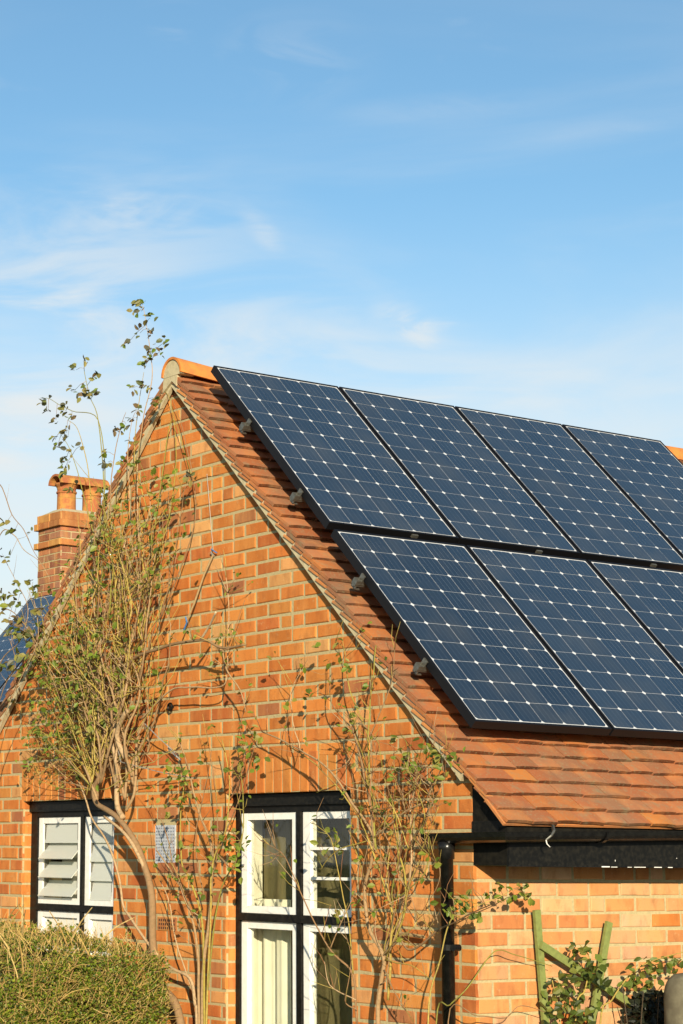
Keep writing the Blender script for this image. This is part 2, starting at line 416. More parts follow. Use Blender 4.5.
# ridge
y=-.072; k=0
while y<DEP+.2:
    L=.46; rb=MB(); vs=[]; n=14; r=.113*U(.98,1.03); tw=U(-.01,.01); rr=r-.016
    for yy in (y,y+L-.006):
        for rad_ in (r,rr):
            for j in range(n+1):
                a=math.pi*j/n; vs.append((RX+.036+tw+rad_*math.cos(a),yy,3.137-.040*min(1,max(0,(yy+.075)/.42))+rad_*math.sin(a)*1.02))
    q=n+1; fs=[]
    for j in range(n):
        fs+=[(j,j+1,2*q+j+1,2*q+j),(q+j,3*q+j,3*q+j+1,q+j+1),(j,q+j,q+j+1,j+1),(2*q+j,2*q+j+1,3*q+j+1,3*q+j)]
    fs+=[(0,2*q,3*q,q),(n,q+n,3*q+n,2*q+n)]
    rb.add(vs,fs); rb.build('ridge_tile',M['ridge'],roof,smooth=False)
    y+=L
b=MB(); n=16; poly=[(RX+.036+.100*math.cos(math.pi*j/n),3.130+.100*math.sin(math.pi*j/n)) for j in range(n+1)]
poly=[(RX-.085,3.045),(RX-.02,3.085),(RX+.02,3.085),(RX+.085,3.045)][::-1]+[]+poly[::-1][::-1] if False else poly
b.prism(poly,lambda p,q,t:(p,t,q),-.064,.05)
b.prism([(RX+.03-.09,3.135),(RX+.03-.10,3.04),(RX+.03,3.10),(RX+.03+.05,3.06),(RX+.03+.06,3.135)],lambda p,q,t:(p,t,q),-.062,-.03)
b.prism([(RX-.055,3.10),(RX-.055,3.074),(RX+.045,3.074),(RX+.045,3.10)],lambda p,q,t:(p,t,q),-.040,-.02,mat=1)
b.build('ridge_mortar',[M['bedding'],M['blackwood']],roof)

# eaves box
bx=[(.002,.158),(.239,.158),(.239,.322),(.002,.548)]
for side in(1,-1):
    b=MB(); f=(lambda p,q,t:(p,t,q)) if side==1 else (lambda p,q,t:(HX-p,t,q))
    b.prism(bx,f,-.004,DEP+.1)
    b.build('eaves_box',M['blackwood'],cot)
    if side==1:
        b=MB(); b.box((.241,-.006,.152),(.256,DEP+.1,.318)); 
        b.box((.0045,-.012,.300),(.24,-.0045,.372))
        # flaked white paint along the lower edge
        y=.62
        while y<4: 
            w=U(.008,.09); b.box((.2560,y,.1522),(.2565,y+w,.1522+U(.002,.006)),mat=1); y+=w+U(.004,.10)
        for _ in range(4):
            y=U(.05,2.5); z=U(.17,.25); b.box((.2560,y,z),(.2565,y+U(.002,.005),z+U(.003,.010)),mat=1)
        b.build('fascia',[M['blackpaint'],M['white']],cot)
# gutter: half round swept along the eave and returned round the gable corner
def gutter(path, name, parent):
    b=MB(); n=8; r=.056; th=.004
    prof=[(r*math.cos(math.pi+math.pi*j/n),r*.82*math.sin(math.pi+math.pi*j/n)) for j in range(n+1)]
    prof=[(-r-.002,.006)]+prof+[(r+.002,.006)]
    prof+= [(p*(1-th*2/r),q*(1-th*2/r)+.001) for p,q in prof[::-1]]
    vs=[];m_=len(prof); P=[Vector(p) for p in path]
    for i,p in enumerate(P):
        a=(P[i]-P[i-1]).normalized() if i>0 else (P[1]-P[0]).normalized()
        c=(P[i+1]-P[i]).normalized() if i<len(P)-1 else a
        t=(a+c).normalized(); side=Vector((t.y,-t.x,0)).normalized(); k=1/max(.3,side.dot(Vector((a.y,-a.x,0)).normalized()))
        for u_,v_ in prof: vs.append(tuple(p+side*u_*k+Vector((0,0,v_))))
    fs=[]
    for i in range(len(P)-1):
        for j in range(m_): fs.append((i*m_+j,i*m_+(j+1)%m_,(i+1)*m_+(j+1)%m_,(i+1)*m_+j))
    fs+=[tuple(range(m_)),tuple(range((len(P)-1)*m_,len(P)*m_))[::-1]]
    b.add(vs,fs)
    p=P[0]; half=[(r*math.cos(math.pi+math.pi*j/n),r*.82*math.sin(math.pi+math.pi*j/n)) for j in range(n+1)]
    b.prism(half,lambda u_,v_,t:(t,p.y+u_,p.z+v_),p.x-.004,p.x+.001)
    return b.build(name,M['blackplastic'],parent)
gz=.306
gut=gutter([(-.246,-.072,gz),(.305,-.072,gz+.004),(.305,1.2,gz+.030),(.305,DEP+.2,gz+.12)],'gutter',cot)
b=MB(); b.box((.20,-.02,.318),(.262,DEP+.1,.342)); b.build('eaves_felt',M['blackwood'],cot)
for y in (.55,1.45,2.4,3.4):
    b=MB(); n=8
    for i in range(n):
        a0=math.pi+math.pi*i/n;a1=math.pi+math.pi*(i+1)/n; zc=gz+.004+(y/1.2)*.026
        b.prism([(.305+.059*math.cos(a0),zc+.049*math.sin(a0)),(.305+.059*math.cos(a1),zc+.049*math.sin(a1)),(.305+.062*math.cos(a1),zc+.053*math.sin(a1)),(.305+.062*math.cos(a0),zc+.053*math.sin(a0))],lambda p,q,t:(p,t,q),y,y+.022)
    b.build('gutter_bracket',M['blackplastic'],gut)
# broken tile clip hanging over the gutter
b=MB(); p=[S(553,826,.31),S(554,831,.36),S(551,836,.37),S(546,840,.36),S(547,844,.36),S(550,847,.36)]
b.tube(p[:4],[.008,.008,.006,.0045],5,mat=0); b.tube(p[3:],[.0035,.003,.002],5,mat=1)
b.build('gutter_strap',[M['alu'],M['white']],gut)
# downpipe
px_=G(446.5,856,-.075).x
dp=MB()
dp.lathe((px_,-.075,0),[(0,GZ),(.0335,GZ),(.0335,.185),(.040,.186),(.040,.225),(.043,.235),(.045,.268),(.03,.272)],20)
dpo=dp.build('downpipe',M['blackplastic'],cot,smooth=True)
for z in (-.245,-.85):
    b=MB(); b.lathe((px_,-.075,0),[(.0336,z-.016),(.0375,z-.014),(.0375,z+.014),(.0336,z+.016)],20)
    b.box((px_-.01,-.045,z-.012),(px_+.01,0,z+.012))
    b.box((px_+.036,-.080,z-.013),(px_+.060,-.060,z+.013))
    b.tube([(px_+.056,-.092,z),(px_+.056,-.050,z)],.017,10)
    b.build('pipe_clip',M['blackplastic'],dpo)

# ---- windows
def window(a, b_, mull_px, kind):
    YF=.065
    mxl,mxr=[G(p,860,YF).x for p in mull_px[:2]]
    bl=G(mull_px[2]-1.8,860,YF).x                           # right side of left black jamb
    jw=bl-a
    zt=WT-.105; 
    ztr0,ztr1=-.130,-.170                                # transom top/bottom
    w=MB()
    w.box((a-.01,YF,WB),(bl,YF+.09,WT-.003)); w.box((b_-jw,YF,WB),(b_+.01,YF+.09,WT-.003))
    w.box((bl,YF+.001,zt),(b_-jw,YF+.09,WT-.004)); w.box((bl,YF+.001,WB),(b_-jw,YF+.09,WB+.05))
    w.box((mxl,YF-.004,WB+.05),(mxr,YF+.088,zt)); w.box((bl-.012,YF-.008,ztr1),(b_-jw+.01,YF+.086,ztr0))
    w.box((a+.004,.045,zt+.035),(b_-.004,YF+.002,WT-.006))
    wo=w.build('window',M['blackpaint'],cot)
    s=MB(); s.box((a-.02,-.045,WB-.05),(b_+.02,.16,WB-.001)); s.build('sill',M['blackwood'],wo)
    lights=[(bl,mxl,ztr0,zt,'ul'),(mxr,b_-jw,ztr0,zt,'ur'),(bl,mxl,WB+.05,ztr1,'ll'),(mxr,b_-jw,WB+.05,ztr1,'lr')]
    for l0,l1,z0,z1,q in lights:
        st=.052; tr=.040; g=.003
        if kind=='clear' and q=='ur': st=.062
        c=MB(); ya,yb=YF+.012,YF+.055
        l0+=g;l1-=g;z0+=g;z1-=g
        c.box((l0,ya,z0),(l0+st,yb,z1)); c.box((l1-st,ya,z0),(l1,yb,z1)); c.box((l0+st,ya+.001,z1-tr),(l1-st,yb,z1)); c.box((l0+st,ya+.001,z0),(l1-st,yb,z0+tr))
        # inner glazing bead
        c.box((l0+st,ya+.014,z0+tr),(l0+st+.008,yb-.002,z1-tr)); c.box((l1-st-.008,ya+.014,z0+tr),(l1-st,yb-.002,z1-tr))
        cs=c.build('casement',M['white'],wo)
        i0,i1,j0,j1=l0+st+.008,l1-st-.008,z0+tr,z1-tr
        if kind=='frost' and q in('ul','ur'):
            n=4; pitch=(j1-j0)/n; tilt=rad(42 if q=='ul' else 12)
            for k in range(n):
                t=tilt if k<n-1 else rad(6)
                zc=j0+pitch*(k+.5); L=pitch*.56
                up=Vector((0,math.sin(t),math.cos(t)))
                s=MB(); s.obox(Vector(((i0+i1)/2,YF+.03-.02*math.sin(t)*1.0,zc)),Vector(((i1-i0)/2-.002,0,0)),Vector((0,math.cos(t),-math.sin(t)))*.003,up*L)
                s.build('louvre',M['louvre'],wo)
            for q0,q1 in ((i0,i0+.012),(i1-.012,i1)):
                s=MB(); s.box((q0,YF+.02,j0),(q1,YF+.05,j1)); s.build('louvre_frame',M['alu'],wo)
        elif kind=='frost':
            s=MB(); s.box((i0-.004,YF+.036,j0-.004),(i1+.004,YF+.040,j1+.004)); s.build('pane',M['frost'],wo)
        elif q=='ur':
            n=3; pitch=(j1-j0)/n
            s=MB()
            for k in (1,2): s.box((i0,YF+.010,j0+pitch*k-.008),(i1,YF+.040,j0+pitch*k+.008))
            s.build('louvre_bar',M['white'],wo)
            for k in range(n):
                s=MB(); s.box((i0,YF+.030,j0+pitch*k+.009*(k>0)),(i1,YF+.034,j0+pitch*(k+1)-.009*(k<2))); s.build('pane',M['glass'],wo)
        else:
            s=MB(); s.box((i0-.004,YF+.036,j0-.004),(i1+.004,YF+.040,j1+.004)); s.build('pane',M['glass'],wo)
    return wo
wl=window(*WINS[0],(80.6,83.3,38.8),'frost')
wr=window(*WINS[1],(296.6,301.2,241.6),'clear')
# white painted inner reveal / curtain edges inside the clear window, white voile inside the frosted one
b=MB()
b.box((-2.0925,.157,-1.0),(-2.080,.25,.50)); b.build('inner_reveal',M['curtain'],wr)
b=MB()
pts=[]; n=26
for i in range(n+1):
    t=i/n; pts.append((-2.075+.34*t,.215+.02*math.sin(t*17)+.01*math.sin(t*41)))
b.add([(x,y,-1.05) for x,y in pts]+[(x,y,-.05) for x,y in pts]+[(x,y+.003,-1.05) for x,y in pts]+[(x,y+.003,-.05) for x,y in pts],
  [(i,i+1,n+2+i,n+1+i) for i in range(n)]+[(2*n+2+i,3*n+3+i,3*n+4+i,2*n+3+i) for i in range(n)])
b.build('half_curtain',M['curtain'],wr,smooth=True)
b=MB(); n=60; pts=[(-2.08+1.10*i/n,.26+.008*math.sin(i*.55)+.003*math.sin(i*1.3)) for i in range(n+1)]
b.add([(x,y,-1.05) for x,y in pts]+[(x,y,.52) for x,y in pts]+[(x,y+.003,-1.05) for x,y in pts]+[(x,y+.003,.52) for x,y in pts],
  [(i,i+1,n+2+i,n+1+i) for i in range(n)]+[(2*n+2+i,3*n+3+i,3*n+4+i,2*n+3+i) for i in range(n)])
b.build('brown_curtain',flat_mat('brown_cloth',(.17,.145,.075),.9,.1,0,5,.4,(.12,.10,.05)),wr,smooth=True)
b=MB(); b.box((-4.42,.30,-1.0),(-3.32,.305,.5)); b.build('blind',M['frost'],wl)

# perforated metal vent plate
vp=MB(); a0=(-2.826,.146); a1=(-2.611,.375)
vp.box((a0[0],-.006,a0[1]),(a1[0],.004,a1[1]))
vo=vp.build('air_vent',M['galv'],cot)
b=MB(); nz=11; nx=8
for i in range(nz):
    for j in range(nx):
        x=a0[0]+.018+(a1[0]-a0[0]-.036)*j/(nx-1); z=a0[1]+.018+(a1[1]-a0[1]-.036)*i/(nz-1)
        b.box((x-.008,-.0068,z-.004),(x+.008,-.0062,z+.004))
b.build('vent_slots',flat_mat('vent_hole',(.20,.22,.26),.8),vo)
# terracotta air brick low on the gable
ab=MB(); c0=G(158.5,917,0)
ab.box((c0.x,-.007,c0.z-.078),(c0.x+.2,.005,c0.z)); abo=ab.build('air_brick',M['cotta'],cot)
b=MB()
for i in range(3):
    for j in range(8): b.box((c0.x+.014+j*.0225,-.0078,c0.z-.07+i*.023),(c0.x+.026+j*.0225,-.0072,c0.z-.056+i*.023))
b.build('air_holes',flat_mat('air_hole',(.05,.02,.01),.9),abo)

# ------------------------------------------------------------------ solar panels
PA=.787; vdir=Vector((math.cos(PA),0,-math.sin(PA))); pn=Vector((math.sin(PA),0,math.cos(PA)))
PO=Vector((-2.2531,.0441,3.1296)); CP=.1535; PU,PV=.9779,1.6384; MG=.021
def panel_meshes(c, nu, nv, mg, u, v, n, o):
    """returns MBs for frame, laminate; o = world origin of cell grid, top surface"""
    fr=MB(); W=nu*c+2*mg; H=nv*c+2*mg; O=o-u*mg-v*mg; D=.046; lip=.011
    def pb(a0,a1,b0,b1,h0,h1,mb,col=(1,1,1),mat=0):
        ctr=O+u*(a0+a1)/2+v*(b0+b1)/2+n*(h0+h1)/2
        mb.obox(ctr,u*(a1-a0)/2,v*(b1-b0)/2,n*(h1-h0)/2,col,mat)
    pb(0,W,0,.0145,-D,.0015,fr); pb(0,W,H-.0145,H,-D,.0015,fr)
    pb(0,.0145,.0145,H-.0145,-D,.0015,fr); pb(W-.0145,W,.0145,H-.0145,-D,.0015,fr)
    la=MB(); pb(.0146,W-.0146,.0146,H-.0146,-.006,-.0015,la,mat=0)
    tk_=U(.88,1.15); ce=MB(); g=.0011; cc=.0130
    for i in range(nu):
        for j in range(nv):
            a,b_=i*c+g,j*c+g; e,f=(i+1)*c-g,(j+1)*c-g
            pts=[(a+cc,b_),(e-cc,b_),(e,b_+cc),(e,f-cc),(e-cc,f),(a+cc,f),(a,f-cc),(a,b_+cc)]
            k=U(.92,1.1)*tk_; base=(.013*k,.025*k,.044*k)
            ce.add([o+u*p+v*q-n*.0008 for p,q in pts],[tuple(range(8))],base,0)
            for t in(.27,.5,.73):
                x=a+(e-a)*t
                ce.add([o+u*(x-.0008)+v*b_-n*.0003,o+u*(x+.0008)+v*b_-n*.0003,o+u*(x+.0008)+v*f-n*.0003,o+u*(x-.0008)+v*f-n*.0003],[(0,1,2,3)],(.12,.14,.165),0)
    return fr,la,ce
labs={(0,0):'upper row solar panel nearest the gable verge, its corner beside the ridge tiles',
(0,1):'upper row solar panel, second from the gable verge',
(0,2):'upper row solar panel, third from the gable verge',
(0,3):'upper row solar panel farthest along the ridge, bare orange ridge tiles showing past its edge',
(1,0):'lower row solar panel nearest the gable verge, above the bare tiles',
(1,1):'lower row solar panel in the middle, second from the gable verge',
(1,2):'lower row solar panel cut off by the right edge of the photo'}
for (row,k),lab in labs.items():
    o=PO+Vector((0,PU*k,0))+vdir*PV*row
    fr,la,ce=panel_meshes(CP,6,10,MG,Vector((0,1,0)),vdir,pn,o)
    e=tag(empty('solar_panel',o+vdir*.8+Vector((0,.46,0))-pn*.046),lab,'solar panel','solar panels on the cottage roof')
    fr.build('frame',[M['frame'],M['frame_edge']],e); la.build('backsheet',M['backsheet'],e); ce.build('cell_grid',M['cell'],e)
# rails with end clamps
rl=['topmost','second from the top','third from the top','lowest']
for (x,z),nm in zip(((-1.911,2.711),(-1.42,2.22),(-.875,1.675),(-.378,1.178)),rl):
    row=0 if z>2 else 1
    # centre line of the rail: directly under the panel frames
    s=((x-PO.x)*vdir.x+(z-PO.z)*vdir.z)
    c=PO+vdir*s-pn*.067; ylen=(3.97 if row==0 else 3.0)
    e=tag(empty('mounting_rail',(c.x,0,c.z)),f'aluminium rail with silver end clamp under the panels, {nm} of four','rail','mounting rails under the solar panels')
    b=MB(); b.obox(Vector((c.x,ylen/2-.02,c.z)),Vector((0,ylen/2,0)),vdir*.018,pn*.018); b.build('rail',M['alu'],e)
    b=MB(); P=Vector((c.x,.002,c.z)); Yv=Vector((0,1,0))
    b.obox(P-pn*.004+Yv*.012,Yv*.034,vdir*.020,pn*.0025); b.obox(P-pn*.020-Yv*.010,Yv*.003,vdir*.020,pn*.018); b.obox(P-pn*.036+Yv*.005,Yv*.018,vdir*.020,pn*.0025)
    b.obox(P+pn*.022+Yv*.014,Yv*.0025,vdir*.018,pn*.026); b.obox(P+pn*.048+Yv*.022,Yv*.010,vdir*.018,pn*.0022)
    b.tube([P-pn*.002,P+pn*.032],.0055,6); b.tube([P+pn*.000,P+pn*.009],.0115,6); b.tube([P-Yv*.014-pn*.020,P-Yv*.022-pn*.020],.010,6)
    b.build('end_clamp',M['alu'],e)
    for yy in (.25,1.4,2.5):
        b=MB(); b.obox(Vector((c.x,yy,c.z))-pn*.045,Vector((0,.015,0)),vdir*.02,pn*.028); b.obox(Vector((c.x,yy,c.z))-pn*.070-vdir*.06,Vector((0,.015,0)),vdir*.08,pn*.003)
        b.build('roof_hook',M['galv'],e)
for px0,nm in ((S(404-0,536,-1.1),0),):
    pass
# mid clamps between the rows: small silver labels/caps in the gap
b=None
for i,(x,y) in enumerate(((414.5,536.2),(539,552),(653.5,565.5))):
    v=ray(x,y); pl=PO+vdir*(1.535+.040)-pn*.016; t=(pl-CAM).dot(pn)/v.dot(pn); p=CAM+v*t
    b=MB(); b.obox(p,Vector((0,.022,0)),vdir*.006,pn*.010); b.build('earth_clip',M['alu'],[o for o in COL.objects if o.name.startswith('solar_panel')][i])

# ------------------------------------------------------------------ neighbouring wing with chimney
NP=math.radians(50); nvu=Vector((0,math.cos(NP),math.sin(NP))); nn=Vector((0,-math.sin(NP),math.cos(NP)))
P0=CAM+ray(3.2,640.8)*21.0; orig=P0-Vector((CP,0,0))-nvu*CP*6     # bottom-left cell corner
topz=orig+nvu*CP*10
tsurf=orig-nn*.14                                       # tile surface under the panels
ridge_pt=topz-nn*.14+nvu*.05
nx0=orig.x-.16; nx1=orig.x+4.6
nb=tag(empty('neighbouring_house',(nx0+2.3,ridge_pt.y,GZ)),'lower tiled house behind the left verge with brick chimney and blue solar panels','house')
run=(ridge_pt.z-.35)/math.sin(NP)
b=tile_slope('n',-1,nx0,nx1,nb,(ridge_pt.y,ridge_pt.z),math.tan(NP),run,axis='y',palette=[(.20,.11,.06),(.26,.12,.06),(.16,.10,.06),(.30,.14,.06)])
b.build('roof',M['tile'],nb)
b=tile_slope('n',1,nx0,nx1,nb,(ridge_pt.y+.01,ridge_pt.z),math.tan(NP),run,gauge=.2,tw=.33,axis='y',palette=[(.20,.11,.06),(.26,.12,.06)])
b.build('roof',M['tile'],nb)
hy=(ridge_pt.z-.35)/math.tan(NP)-.1
b=MB(); yr=ridge_pt.y
b.prism([(yr-hy,GZ),(yr+hy,GZ),(yr+hy,.36),(yr,ridge_pt.z-.12),(yr-hy,.36)],lambda p,q,t:(t,p,q),nx0+.08,nx1-.08,(.40,.16,.07))
b.build('wall',attr_mat('far_brick',.9,[('MIX',.5,(.2,.1,.05),14,.5,.6,None)]) ,nb)
# chimney
cc=CAM+ray(60,596)*21.55
cx1,cy0=cc.x,cc.y; cw,cdp=.47,.74
zb=ridge_pt.z-.5; zt=CAM.z+(ray(60,515.5)*21.55).z
ch=MB()
def cface(P,L,kind):
    rows=int((zt-zb)/.077)
    for n_ in range(rows):
        z0=zb+n_*.077+.005; z1=z0+.067; u=0.0; first=True
        step=.225
        offs=.115 if n_%2 else .225
        if kind: offs=.225 if n_%2 else .115
        e=offs
        while u<L-.001:
            e=min(e,L); 
            if e-u>.02: brick(ch,u+.005*(u>0),e-.005*(e<L),z0,z1,P,bcol(2),d=.012)
            u=e; e=u+step
cface(lambda u,z,o:(cx1-u,cy0-o,z),cw,0)
cface(lambda u,z,o:(cx1+o,cy0+.0125+u,z),cdp-.0125,1)
cface(lambda u,z,o:(cx1-cw-o,cy0+.0125+u,z),cdp-.0125,1)
body=MB(); body.box((cx1-cw,cy0,zb),(cx1,cy0+cdp,zt))
cho=body.build('chimney',M['mortar'],nb); ch.build('chimney_brick',M['brick'],cho)
b=MB()
H=zt-zb
for (za,zb2,ex) in ((zt-.295,zt-.225,.035),(zt-.09,zt-.015,.035),(zt-.015,zt+.075,.012)):
    zz=za
    for (P,L,k) in ((lambda u,z,o:(cx1+ex-u,cy0-ex-o,z),cw+2*ex,0),(lambda u,z,o:(cx1+ex+o,cy0-ex+.0125+u,z),cdp+2*ex-.02,1),(lambda u,z,o:(cx1-cw-ex-o,cy0-ex+.0125+u,z),cdp+2*ex-.02,1)):
        u=0
        while u<L-.001:
            e=min(L,u+.225); brick(b,u+.003,e-.003,za+.003,zb2-.003,P,random.choice([(.40,.15,.05),(.48,.24,.07),(.34,.14,.05)]),d=.05); u=e
    b.box((cx1-cw-ex+.004,cy0-ex+.004,za+.004),(cx1+ex-.004,cy0+cdp+ex-.004,zb2-.004),(.45,.27,.10))
b.build('chimney_band',M['brick'],cho)
b=MB()
b.add([(cx1-cw,cy0,zt+.07),(cx1,cy0,zt+.07),(cx1,cy0+cdp,zt+.07),(cx1-cw,cy0+cdp,zt+.07),(cx1-cw*.7,cy0+.1,zt+.13),(cx1-cw*.3,cy0+.1,zt+.13),(cx1-cw*.3,cy0+cdp-.1,zt+.13),(cx1-cw*.7,cy0+cdp-.1,zt+.13)],[(0,1,5,4),(1,2,6,5),(2,3,7,6),(3,0,4,7),(4,5,6,7)])
b.build('flaunching',M['bedding'],cho)
for k,yo in enumerate((.21,.53)):
    pc=(cx1-cw*.52,cy0+yo,zt+.055)
    b=MB(); b.lathe(pc,[(.112,0),(.112,.04),(.104,.05),(.101,.25),(.112,.26),(.112,.275),(.100,.285),(.106,.32),(.128,.35),(.128,.365),(.09,.37)],20)
    # half-round hood lying across the top, open towards the front
    n=10; r=.110; ri=.086; vs=[];L0,L1=-.15,.15
    for yy in (pc[1]+L0,pc[1]+L1):
        for q in (r,ri):
            for j in range(n+1): a=math.pi*j/n; vs.append((pc[0]+q*math.cos(a)*1.25,yy,pc[2]+.350+q*math.sin(a)))
    q=n+1; fs=[]
    for j in range(n): fs+=[(j,j+1,2*q+j+1,2*q+j),(q+j,3*q+j,3*q+j+1,q+j+1),(j,q+j,q+j+1,j+1),(2*q+j,2*q+j+1,3*q+j+1,3*q+j)]
    fs+=[(0,2*q,3*q,q),(n,q+n,3*q+n,2*q+n)]
    b.add(vs,fs)
    b.build('chimney_pot',M['cotta'],cho,smooth=False)
nl=['leftmost solar panel on the lower roof behind the left verge, edge against the sky','solar panel on the lower roof behind, right of the dark gap, partly behind the verge']
for k,lab in enumerate(nl):
    o=orig+nvu*CP*10+Vector((k*PU,0,0))
    fr,la,ce=panel_meshes(CP,6,10,MG,Vector((1,0,0)),-nvu,nn,o)
    e=tag(empty('solar_panel',o-nvu*.8+Vector((.46,0,0))),lab,'solar panel','solar panels on the lower roof behind')
    fr.build('frame',[M['frame'],M['frame_edge']],e); la.build('backsheet',M['backsheet'],e); ce.build('cell_grid',M['cell'],e)

# ------------------------------------------------------------------ plants
GREENS=[(.12,.17,.018),(.15,.21,.022),(.09,.125,.014),(.20,.23,.03),(.24,.22,.045)]
AUT=[(.20,.19,.05),(.24,.20,.06),(.12,.14,.05),(.16,.11,.05),(.10,.10,.06)]
def leaf(mb, p, size, pal, nrm=None):
    d=Vector((U(-1,1),U(-1,.2),U(-.9,.5))).normalized()
    n_=(nrm or Vector((U(-.3,1),U(-1,.1),U(-.2,1)))).normalized()
    s=d.cross(n_)
    if s.length<.1: return
    s.normalize(); n_=s.cross(d)
    L=size; w=size*U(.24,.36); f=size*.10
    p=Vector(p)
    vs=[p,p+d*L*.35+s*w+n_*f,p+d*L*.75+s*w*.75+n_*f*.8,p+d*L-n_*f*.6,p+d*L*.75-s*w*.75+n_*f*.8,p+d*L*.35-s*w+n_*f,p+d*L*.5]
    col=random.choice(pal); k=U(.8,1.2); col=tuple(c*k for c in col)
    mb.add(vs,[(0,1,2,6),(6,2,3),(6,3,4),(0,6,4,5)],col,0)
def cluster(mb, p, n, spread, size, pal):
    for _ in range(n):
        leaf(mb,Vector(p)+Vector((U(-1,1),U(-1,1),U(-1,1)))*spread,size*U(.7,1.2),pal)
def smooth_path(pts, sub=4):
    out=[]; P=[Vector(p) for p in pts]; n=len(P)
    for i in range(n-1):
        a=P[max(i-1,0)];b_=P[i];c=P[i+1];d=P[min(i+2,n-1)]
        for k in range(sub):
            t=k/sub
            out.append(.5*((2*b_)+(-a+c)*t+(2*a-5*b_+4*c-d)*t*t+(-a+3*b_-3*c+d)*t**3))
    out.append(P[-1]); return out
YG=[(.38,.28,.065),(.32,.25,.05),(.45,.34,.09),(.25,.23,.045)]
BR=[(.34,.22,.11),(.26,.16,.08),(.42,.29,.16)]
RD=[(.30,.13,.06),(.26,.15,.07)]
def stem(mb, pts, r0_, r1_, pal, sub=4, jit=.0, n=6):
    P=smooth_path(pts,sub); m_=len(P)
    if jit:
        for i in range(1,m_): 
            q=P[i]*3.1; P[i]=P[i]+Vector((noise.noise(q*2),noise.noise(q*2+Vector((9,0,0)))*.5,noise.noise(q*2+Vector((0,7,0)))))*jit
    rs=[(r0_+(r1_-r0_)*i/(m_-1))*(1+.10*noise.noise(P[i]*14)) for i in range(m_)]
    mb.tube(P,rs,n,random.choice(pal)); return P
def twigs(mb, lf, P, count, length, r, pal, leafp=.5, lpal=GREENS, lsize=.035, up=.6, cn=3):
    for _ in range(count):
        i=random.randrange(1,len(P)); p=P[i]
        d=Vector((U(-1,1),U(-.6,.15),U(-.4,1)+up*.6)).normalized(); L=length*U(.4,1.2)
        q1=p+d*L*.5+Vector((U(-1,1),U(-.3,.3),U(-1,1)))*L*.10; q2=p+d*L+Vector((U(-1,1),U(-.3,.3),U(.0,1)))*L*.2
        if q1.y>-.012: q1.y=-.012
        if q2.y>-.012: q2.y=-.012
        c=random.choice(pal); mb.tube([p,q1,q2],[r,r*.75,r*.4],4,c)
        if R()<leafp: cluster(lf,q2,random.randint(1,cn),.02,lsize,lpal)
        if R()<leafp*.6: cluster(lf,q1,random.randint(1,2),.02,lsize,lpal)
def GP(lst):   # list of (px,py,depth)
    return [G(x,y,-d) for x,y,d in lst]

# ---- big climber on the left of the gable
bs=G(181,1010,-.16)
cl=tag(empty('climbing_rose',(bs.x,bs.y,GZ)),'tall tangled climbing rose with a thick curved trunk against the left half of the gable','climbing plant')
tk=MB(); lf=MB()
roots=Vector((bs.x+.04,-.15,GZ))
T1=stem(tk,[roots]+GP([(181,1024,.16),(161,985,.16),(153,947,.17),(152,899,.18),(146,870,.19),(135,842,.20),(116,816,.20),(97,804,.18),(93.8,789,.17),(99,778,.17),(102,764,.16),(104,730,.15),(112,690,.15),(118,640,.13)]),.027,.008,BR,5,.006,9)
stem(tk,GP([(146,872,.19),(140,858,.21),(126,835,.23),(104,816,.24)]),.014,.008,BR,5,.004,8)
stem(tk,[Vector((bs.x+.12,-.12,GZ))]+GP([(197,1024,.12),(195,1004,.12),(190,978,.13),(168.6,966,.15),(147,942,.17),(130.5,918,.16),(123,904,.15),(118.6,875,.15),(107,842,.14),(92,818,.13),(84,795,.12),(70,760,.10)]),.011,.005,BR,5,.005,7)
T5=stem(tk,GP([(123,818,.20),(117,803,.18),(116.7,763,.17),(112,738,.17),(120,700,.15),(121,660,.13),(118,600,.12),(125,540,.12)]),.018,.006,BR,5,.006,8)
stem(tk,GP([(125.5,758,.20),(117,735,.22),(127,710,.25)]),.017,.014,BR,4,.002,8)
T4=stem(tk,GP([(126,811,.20),(134,795,.19),(136,770,.17),(137,740,.15),(148,705,.14),(140,660,.13),(150,600,.12)]),.010,.004,BR,5,.004,7)
B1=stem(tk,GP([(119,700,.16),(130,663,.2),(158,649,.22),(200.7,639.6,.22),(222,648,.2),(246,645,.2)]),.011,.007,BR,5,.006,7)
stem(tk,GP([(222,648,.2),(227,670,.17),(240,690,.16),(246,712,.15)]),.006,.003,BR,4,.004)
stem(tk,GP([(200.7,639.6,.22),(210,625,.24),(216,612,.28)]),.008,.006,[(.50,.40,.26)],4,.002)
B3=stem(tk,GP([(140,720,.16),(170,691,.16),(191,687.6,.16),(221.8,686.5,.15),(227.6,672,.15),(227.6,646,.14),(228.8,602,.12),(224,567,.11)]),.006,.002,BR,5,.005)
stem(tk,GP([(227,650,.15),(236,625,.13),(245,600,.1)]),.003,.0015,RD,4,.004)
for P in (B1,B3): twigs(tk,lf,P[len(P)//2:],16,.16,.0025,BR+YG,.35,GREENS,.032)
starts=[(95,790),(99,775),(103,762),(112,740),(117,760),(121,720),(125,700),(135,765),(88,795),(113,690),(130,740),(104,730),(118,650),(110,800),(100,700)]
def halfw(y):   # silhouette of the tangle at pixel height y: (left, right)
    T=[(400,130,172),(440,118,182),(480,95,192),(520,75,196),(560,62,196),(600,30,196),(640,24,190),(680,18,182),(720,26,175),(760,48,165),(800,70,150)]
    for (a,l0,r0_),(b_,l1,r1_) in zip(T,T[1:]):
        if a<=y<=b_: t=(y-a)/(b_-a); return l0+(l1-l0)*t,r0_+(r1_-r0_)*t
    return (130,172) if y<400 else (70,150)
